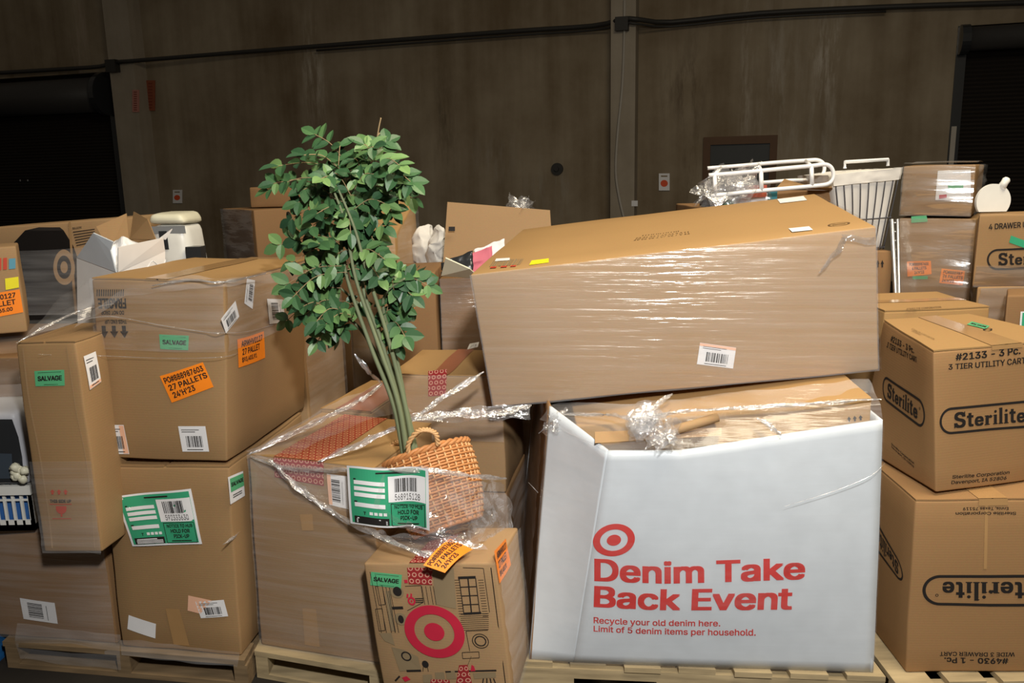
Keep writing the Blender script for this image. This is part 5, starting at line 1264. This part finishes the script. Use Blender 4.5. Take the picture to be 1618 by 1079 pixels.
# hamper
zh = cb2.c[(0, 0, 1)].z + .002; Yh = 3.50
r = empty('laundry_hamper', (PY(1375, 300, Yh).x, Yh + .18, zh), 'white fabric hamper in a dark wire frame behind the long carton', 'hamper')
tl, tr_ = PY(1312, 276, Yh), PY(1421, 266, Yh); bl2, br2 = PY(1336, 395, Yh), PY(1402, 395, Yh)
hc = Carton({(0, 0, 0): (bl2.x, Yh + .05, zh), (1, 0, 0): (br2.x, Yh + .05, zh), (0, 1, 0): (bl2.x, Yh + .30, zh), (1, 1, 0): (br2.x, Yh + .30, zh), (0, 0, 1): tl, (1, 0, 1): tr_, (0, 1, 1): tl + Vector((0, .36, 0)), (1, 1, 1): tr_ + Vector((0, .36, 0))}, .006, .008, 74, .02)
hc.mesh(r, WHITECLOTH, 'fabric_liner')
mb = MB()
for f in 'FR':
    sf = hc.face(f)
    for k in range(8): mb.tube([sf.map((k + .3) / 8, v / 8 * .88, .008) for v in range(9)], .0028, 5)
    for v in (.03, .40): mb.tube([sf.map(u / 8, v, .008) for u in range(9)], .0028, 5)
mb.build('wire_frame', WIRE, r, True)
mb = MB()
for f in 'FRLB':
    sf = hc.face(f); mb.grid(lambda u, v: sf.map(u, .86 + .145 * v, .012 + .006 * noise.noise(Vector((u * 9, v * 3, 5)))), 16, 4)
mb.build('folded_rim', WHITECLOTH, r, True)
mb = MB(); fr = [PY(1335, 266, Yh + .2), PY(1335, 256, Yh + .2), PY(1403, 252, Yh + .3), PY(1403, 262, Yh + .3)]; mb.tube(fr, .008, 6); mb.build('handle_bar', WHITEMETAL, r)
# chrome rails between hamper and stack
r = empty('metal_rail', (PY(1412, 400, 3.52).x, 3.52, 0), 'pair of upright silver rails between the hamper and the wrapped stack', 'rail')
for x0, x1, w in ((1409, 1415, .009), (1418, 1421, .007)):
    a_, b_ = PY(x0, 346, 3.50), PY(x1, 470, 3.46); e = (b_ - a_); e = e / -e.z
    mb = MB(); mb.tube([a_, a_ + e * (a_.z - ZF)], w, 8); mb.build('upright', CHROME, r, True)
mb = MB()
for k in range(9): mb.tube([PY(1412, 352 + k * 14, 3.5), PY(1420, 352 + k * 14, 3.5)], .003, 5)
mb.build('rung', CHROME, r, True)
# cartons at the far right
cq1 = px_carton(1547, 1760, 340, 3.16, 1.155, .24, yaw=-30, seed=75); bq1 = carton_thing(cq1, 'oval-logo drawer carton with green sticker at the right edge, back row', K1)
Fq = cq1.face('F')
a = Art(Fq.sub([(1562, 363), (1640, 358), (1640, 349), (1562, 354)]), .002); a.text('4 DRAWER UNIT', 0, 0, 1, 1, .015); a.build('carton_lettering', INK, bq1)
oval_logo(bq1, Fq, [(1559, 427), (1690, 422), (1690, 388), (1559, 394)])
sticker(bq1, Fq, [(1594, 383), (1622, 393), (1624, 382), (1597, 372)], GREEN, 'green_sticker')
cq1.wrap(bq1, FILM_HEAVY, 'F', n=40, wr=.01, v0=.0, v1=.3, seed=30); 
cq0 = px_carton(1545, 1760, 450, 3.14, .142, .26, zt=1.153, yaw=-30, seed=76); bq0 = carton_thing(cq0, 'carton heaped in crinkled shiny film under the drawer carton, right edge', K1)
cq0.wrap(bq0, FILM_HEAVY, 'FL', n=70, wr=.012, off=.01, seed=33, v0=.4)
# white paddle-shaped board with a handle
Yp = 3.27; c_ = PY(1570, 318, Yp); rad = (PY(1597, 318, Yp) - c_).x
r = empty('round_board', Vector((c_.x, Yp, cq1.c[(0, 0, 1)].z)), 'round white board with a handle standing on the drawer carton, right edge', 'board')
def disc(n, cc, rr, t):
    mb = MB(); fr_ = [cc + Vector((math.cos(2 * math.pi * k / n) * rr, 0, math.sin(2 * math.pi * k / n) * rr)) for k in range(n)]; bk_ = [p + Vector((0, t, 0)) for p in fr_]
    return mb.add(fr_ + bk_, [tuple(range(n - 1, -1, -1)), tuple(range(n, 2 * n))] + [(k, (k + 1) % n, n + (k + 1) % n, n + k) for k in range(n)])
zt_ = cq1.c[(0, 0, 1)].z + .006; a0 = math.asin(max(-.95, (zt_ - c_.z) / rad)); mb = MB(); n = 40
fr_ = [Vector((c_.x + math.cos(a0 + (math.pi - 2 * a0) * k / n) * rad, Yp, c_.z + math.sin(a0 + (math.pi - 2 * a0) * k / n) * rad)) for k in range(n + 1)]
bk2 = [p + Vector((0, .014, 0)) for p in fr_]; m_ = n + 1
mb.add(fr_ + bk2, [tuple(range(m_ - 1, -1, -1)), tuple(range(m_, 2 * m_))] + [(k, (k + 1) % m_, m_ + (k + 1) % m_, m_ + k) for k in range(m_)])
mb.build('board_disc', WHITEPL, r)
p2 = PY(1592, 284, Yp); dr = (p2 - c_).normalized(); mb = MB(); mb.tube([c_ + dr * rad * .9 + Vector((0, .007, 0)), c_ + dr * rad * 1.2 + Vector((0, .007, 0)), p2 + Vector((0, .007, 0)), p2 + dr * .008 + Vector((0, .007, 0))], [.016, .014, .015, .009], 12); mb.build('board_handle', WHITEPL, r, True)

# carton carrying the white rack, behind the long carton
ck = px_carton(1105, 1318, 322, 3.50, .142, .5, zt=PY(1200, 326, 3.5).z, seed=81); bk_ = carton_thing(ck, 'carton under the white tubular rack, mostly hidden by the long carton', K3)
zk = ck.c[(0, 0, 1)].z + .004
r = empty('tubular_rack', (PY(1220, 300, 3.5).x, 3.6, zk), 'white tubular metal rack lying on cartons behind the long carton', 'rack')
z2 = lambda x, y: (x / 5.393 + 1080, y / 5.393 + 200)
def tubeloop(pts, Y, rad=.0085):
    mb = MB(); mb.tube(smooth_pts([PY(*z2(*p), Y) for p in pts], 5), rad, 8); mb.build('side_frame', WHITEMETAL, r, True)
tubeloop([(215, 415), (500, 392), (800, 362), (1090, 335), (1200, 322), (1255, 345), (1278, 400), (1268, 455), (1225, 490), (1120, 505), (900, 525), (600, 552), (230, 590)], 3.42)
tubeloop([(205, 355), (500, 332), (800, 305), (1050, 288), (1140, 285), (1190, 312), (1200, 360), (1180, 415), (1120, 450), (900, 460), (650, 480)], 3.75)
for x, ya, yb_, xo, yo in ((1090, 340, 500, 1040, 292), (265, 410, 590, 320, 350), (660, 380, 548, 640, 325)):
    mb = MB(); mb.tube([PY(*z2(x, ya), 3.42), PY(*z2(xo, yo), 3.75)], .008, 7); mb.build('cross_bar', WHITEMETAL, r, True)
    mb = MB(); mb.tube([PY(*z2(x, ya), 3.42), PY(*z2(x + 5, yb_), 3.42)], .009, 7); mb.build('post', WHITEMETAL, r, True)
r = empty('small_open_box', (PY(1262, 300, 3.62).x, 3.6, zk), 'small open brown carton inside the white tubular rack', 'box')
def opoly(nm, pts, m, par):
    P_ = [PY(*z2(x, y), Y) for x, y, Y in pts]; n_ = (P_[1] - P_[0]).cross(P_[-1] - P_[0]).normalized() * .005; k = len(P_)
    mb = MB(); mb.add(P_ + [p - n_ for p in P_], [tuple(range(k)), tuple(range(2 * k - 1, k - 1, -1))] + [(i, (i + 1) % k, k + (i + 1) % k, k + i) for i in range(k)]); return mb.build(nm, m, par)
opoly('box_wall', [(780, 600, 3.55), (1270, 640, 3.55), (1275, 545, 3.55), (775, 540, 3.55)], K3, r)
opoly('box_wall', [(775, 540, 3.85), (1275, 545, 3.85), (1270, 640, 3.85), (780, 640, 3.85)], K3, r)
opoly('flap', [(775, 540, 3.57), (1050, 500, 3.66), (860, 445, 3.72)], K1, r); opoly('flap', [(1060, 535, 3.56), (1275, 545, 3.56), (1260, 520, 3.46), (1100, 525, 3.46)], K1, r)
r = empty('plastic_bag', (PY(1150, 300, 3.5).x, 3.5, zk), 'shiny clear plastic bag with coloured packs beside the white rack', 'bag')
mb = MB(); clump(mb, *z2(320, 520), 3.46, .10, 8, 4); clump(mb, *z2(480, 490), 3.50, .10, 6, 8); sheet(mb, [[(1098, 325, 3.52), (1120, 300, 3.48), (1122, 276, 3.45)], [(1160, 320, 3.45), (1165, 300, 3.44), (1170, 280, 3.44)], [(1222, 315, 3.5), (1220, 300, 3.48), (1215, 290, 3.46)]], 24, 24, .03, 12, 4); mb.build('bag_film', FILM_CRUMPLE, r, True)
for q_, m_, nm in (((430, 575, 720, 640), PAPER, 'white_pack'), ((480, 570, 700, 600), REDMARK, 'red_pack'), ((330, 630, 420, 650), GREEN, 'green_pack'), ((720, 545, 790, 605), flat('teal_pack', (.03, .16, .20)), 'teal_pack'), ((160, 625, 300, 670), DARKPL, 'black_pack')):
    p_ = PY(*z2(q_[0], q_[1]), 3.53); q2 = PY(*z2(q_[2], q_[3]), 3.53); mb = MB(); mb.box((p_.x, 3.53 + (0.0 if nm == 'white_pack' else -.012), min(zk, q2.z) if nm != 'red_pack' else q2.z), (q2.x - p_.x, 0, 0), (0, .06, 0), (0, 0, p_.z - min(zk, q2.z))); mb.build(nm, m_, r)

# ------------------------------------------------------------------ back centre and back left
cf = px_carton(694, 885, 440, 3.48, ZF, .34, seed=91); bf = carton_thing(cf, 'carton with tall raised back flap, left end of the long carton', K3)
zf = cf.c[(0, 0, 1)].z
def thick(name, pts, m, par, t=.006):
    P_ = [PY(*p) for p in pts]; n_ = (P_[1] - P_[0]).cross(P_[-1] - P_[0]).normalized() * t; k = len(P_)
    mb = MB(); mb.add(P_ + [p - n_ for p in P_], [tuple(range(k)), tuple(range(2 * k - 1, k - 1, -1))] + [(i, (i + 1) % k, k + (i + 1) % k, k + i) for i in range(k)]); return mb.build(name, m, par)
pb = [PY(700, 415, 3.66), PY(868, 425, 3.66)]
thick('raised_flap', [(700, 418, 3.80), (875, 425, 3.80), (869, 332, 3.86), (707, 319, 3.86)], K2, bf)
thick('front_flap', [(697, 436, 3.475), (760, 441, 3.475), (742, 425, 3.38), (704, 408, 3.40)], CREAM, bf)
a = Art(Surf(lambda u, v: PY(709 + 10 * u, 365 - 7 * v, 3.80)), .004); a.rect(0, 0, 1, 1); a.build('small_print', INK, bf)
r_ = []
for k, (x, y, m_, nm, lb) in enumerate(((722, 424, DARKPL, 'black_folder', 'black folded item sticking out of the raised-flap carton'), (752, 418, flat('pink_cloth', (.62, .16, .22)), 'pink_cloth', 'pink cloth sticking out of the raised-flap carton'), (772, 408, PAPER, 'paper_sheet', 'white paper sticking out of the raised-flap carton'))):
    p = PY(x, y, 3.56); mb = MB(); mb.grid(lambda u, v: Vector((p.x - .07 + .14 * u, 3.56 + .05 * k + .03 * v, zf + .003 + (.02 + p.z - zf) * v + .05 * u * v)) + nz3(Vector((u, v, k)), 4, k) * .012, 12, 8)
    o_ = mb.build(nm, m_, None, True, (p.x, 3.56, zf)); md = o_.modifiers.new('solid', 'SOLIDIFY'); md.thickness = .006; tag(o_, lb, 'clothing' if 'cloth' in nm else 'paper')
mb = MB(); clump(mb, 822, 322, 3.90, .055, 6, 2); sheet(mb, [[(805, 330, 3.96), (825, 312, 3.96), (846, 330, 3.96)], [(800, 350, 3.96), (825, 345, 3.96), (850, 350, 3.96)]], 14, 10, .02, 14, 3); mb.build('film_scrap', FILM_CRUMPLE, bf, True)
cf.wrap(bf, FILM, 'F', seed=40, wr=.008)
# carton with orange sticker by the plant
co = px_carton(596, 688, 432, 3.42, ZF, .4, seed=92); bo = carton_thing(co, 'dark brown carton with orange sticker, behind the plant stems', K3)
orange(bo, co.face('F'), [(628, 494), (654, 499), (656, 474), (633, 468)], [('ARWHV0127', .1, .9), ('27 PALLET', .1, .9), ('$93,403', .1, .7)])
# sacks
def sack(px, py, Y, w, h, label, sd):
    c = PY(px, py, Y); mb = MB()
    def fn(u, v):
        t = math.pi * v; a_ = 2 * math.pi * u; p = Vector((math.cos(a_) * math.sin(t) ** .7 * w, math.sin(a_) * math.sin(t) ** .7 * w * .8, -math.cos(t) * h)); return c + p + nz3(p, 9, sd) * w * .45 + nz3(p, 24, sd) * w * .22 + nz3(p, 60, sd) * w * .06
    mb.grid(fn, 60, 44); o = mb.build('white_sack', WHITECLOTH, None, True, c - Vector((0, 0, h))); tag(o, label, 'sack')
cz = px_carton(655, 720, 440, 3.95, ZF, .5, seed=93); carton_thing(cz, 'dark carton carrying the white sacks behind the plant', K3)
zz_ = cz.c[(0, 0, 1)].z
sack(673, 398, 4.12, .07, .125, 'lumpy white cloth sack nearest the plant, on a dark carton', 3)
sack(694, 402, 4.05, .07, .135, 'lumpy white cloth sack touching the raised carton flap', 6)
# golden carton with slanted top
q = {(0, 0, 1): PY(545, 372, 3.85), (1, 0, 1): PY(624, 371, 3.85), (0, 1, 1): PY(575, 306, 4.2), (1, 1, 1): PY(657, 315, 4.2)}
for i in (0, 1):
    for j in (0, 1): q[(i, j, 0)] = Vector((q[(i, j, 1)].x, q[(i, j, 1)].y, ZF))
cy = Carton(q, .01, .008, 94, .012); by = carton_thing(cy, 'golden brown carton with slanted creased top, right of the plant crown', K4)
cy.wrap(by, FILM, 'FR', seed=44, wr=.008)
# cartons behind the FRAGILE carton
pA, pB, pC = PY(402, 345, 4.35), PY(351, 327, 4.75), PY(560, 338, 4.7)
zc_ = PY(402, 345, 4.35).z
def corner_carton(F, L, Rr, zb, zt, **kw):
    F, L, Rr = (Vector((p.x, p.y, 0)) for p in (F, L, Rr)); Bk = L + Rr - F; Z = lambda p, z: Vector((p.x, p.y, z))
    return Carton({(0, 0, 0): Z(L, zb), (1, 0, 0): Z(F, zb), (0, 1, 0): Z(Bk, zb), (1, 1, 0): Z(Rr, zb), (0, 0, 1): Z(L, zt), (1, 0, 1): Z(F, zt), (0, 1, 1): Z(Bk, zt), (1, 1, 1): Z(Rr, zt)}, **kw)
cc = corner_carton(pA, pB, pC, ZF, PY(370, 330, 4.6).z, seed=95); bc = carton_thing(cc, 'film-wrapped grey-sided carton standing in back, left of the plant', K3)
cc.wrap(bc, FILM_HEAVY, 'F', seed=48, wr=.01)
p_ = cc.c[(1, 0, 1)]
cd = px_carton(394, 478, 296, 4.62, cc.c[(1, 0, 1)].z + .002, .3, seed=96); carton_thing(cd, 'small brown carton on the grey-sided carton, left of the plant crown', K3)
# far row carton with round logo on its pallet
pallet((-1.55, 5.75), (-.55, 5.75), 1.0, 'wooden pallet in the far back row, seen between cartons', along=True)
cr = px_carton(500, 592, 520, 5.8, .142, .5, seed=97); br = carton_thing(cr, 'dark carton with round emblem print in the far back row', K3)
Fr_ = cr.face('F'); a = Art(Fr_, .003); cu, cv = Fr_.uv(549, 549); ru = Fr_.uv(561, 549)[0] - cu; rv = Fr_.uv(549, 537)[1] - cv
a.ring(cu, cv, ru, rv, .8, 1, 30); a.ring(cu, cv, ru, rv, .35, .5, 24); a.build('round_emblem', INK, br)
barcode(br, Fr_, [(565, 595), (582, 599), (582, 590), (566, 587)], 3)

# ------------------------------------------------------------------ film over the left pallet
r = empty('stretch_wrap', (-1.1, 2.3, .9), 'clear stretch film bands around the FRAGILE carton stack', 'plastic wrap')
mb = MB()
sheet(mb, [[(30, 540, 2.27), (90, 520, 2.30), (145, 500, 2.40)], [(100, 470, 2.55), (135, 450, 2.55), (150, 440, 2.45)]], 24, 16, .015, 12, 4)
sheet(mb, [[(120, 520, 2.38), (200, 470, 2.40), (300, 455, 2.365), (356, 452, 2.33), (470, 440, 2.6)], [(135, 500, 2.40), (220, 440, 2.42), (300, 436, 2.40), (356, 440, 2.40), (470, 425, 2.65)]], 40, 10, .010, 14, 5)
sheet(mb, [[(28, 985, 2.48), (110, 995, 2.46), (190, 1003, 2.41)], [(24, 1012, 2.47), (110, 1022, 2.45), (190, 1032, 2.40)], [(30, 1040, 2.47), (110, 1050, 2.45), (190, 1058, 2.40)]], 30, 16, .006, 12, 9)
sheet(mb, [[(190, 1010, 2.40), (280, 1020, 2.365), (378, 1030, 2.32)], [(192, 1036, 2.39), (280, 1046, 2.35), (375, 1054, 2.31)]], 30, 10, .006, 12, 8)
build_each(mb, 'film_sheet', FILM, r)
for k, (pts, rad) in enumerate((([(120, 508, 2.38), (175, 500, 2.385), (260, 515, 2.37), (320, 524, 2.355), (350, 526, 2.34), (400, 522, 2.5), (470, 500, 2.9)], .0007), ([(60, 560, 2.26), (160, 562, 2.38), (260, 566, 2.365), (350, 564, 2.34), (380, 556, 2.45)], .0005), ([(26, 542, 2.27), (80, 512, 2.34), (130, 490, 2.44), (180, 480, 2.40)], .0018), ([(240, 452, 2.37), (300, 442, 2.37), (352, 446, 2.345), (420, 432, 2.52)], .003), ([(352, 860, 2.30), (368, 850, 2.36), (386, 830, 2.45)], .002))):
    rope(r, pts, rad, 50 + k)

GROUPS = {'wooden_pallet': 'wooden pallets on the floor', 'cardboard_box': 'cartons stacked on the pallets', 'stretch_wrap': 'loose stretch film on the loads', 'white_sack': 'white sacks behind the plant', 'wall_sign': 'signs on the back wall', 'junction_box': 'junction boxes on the columns'}
for o in bpy.data.objects:
    if o.parent is None and o.get('label'):
        g = GROUPS.get(o.name.split('.')[0])
        if g: o['group'] = g
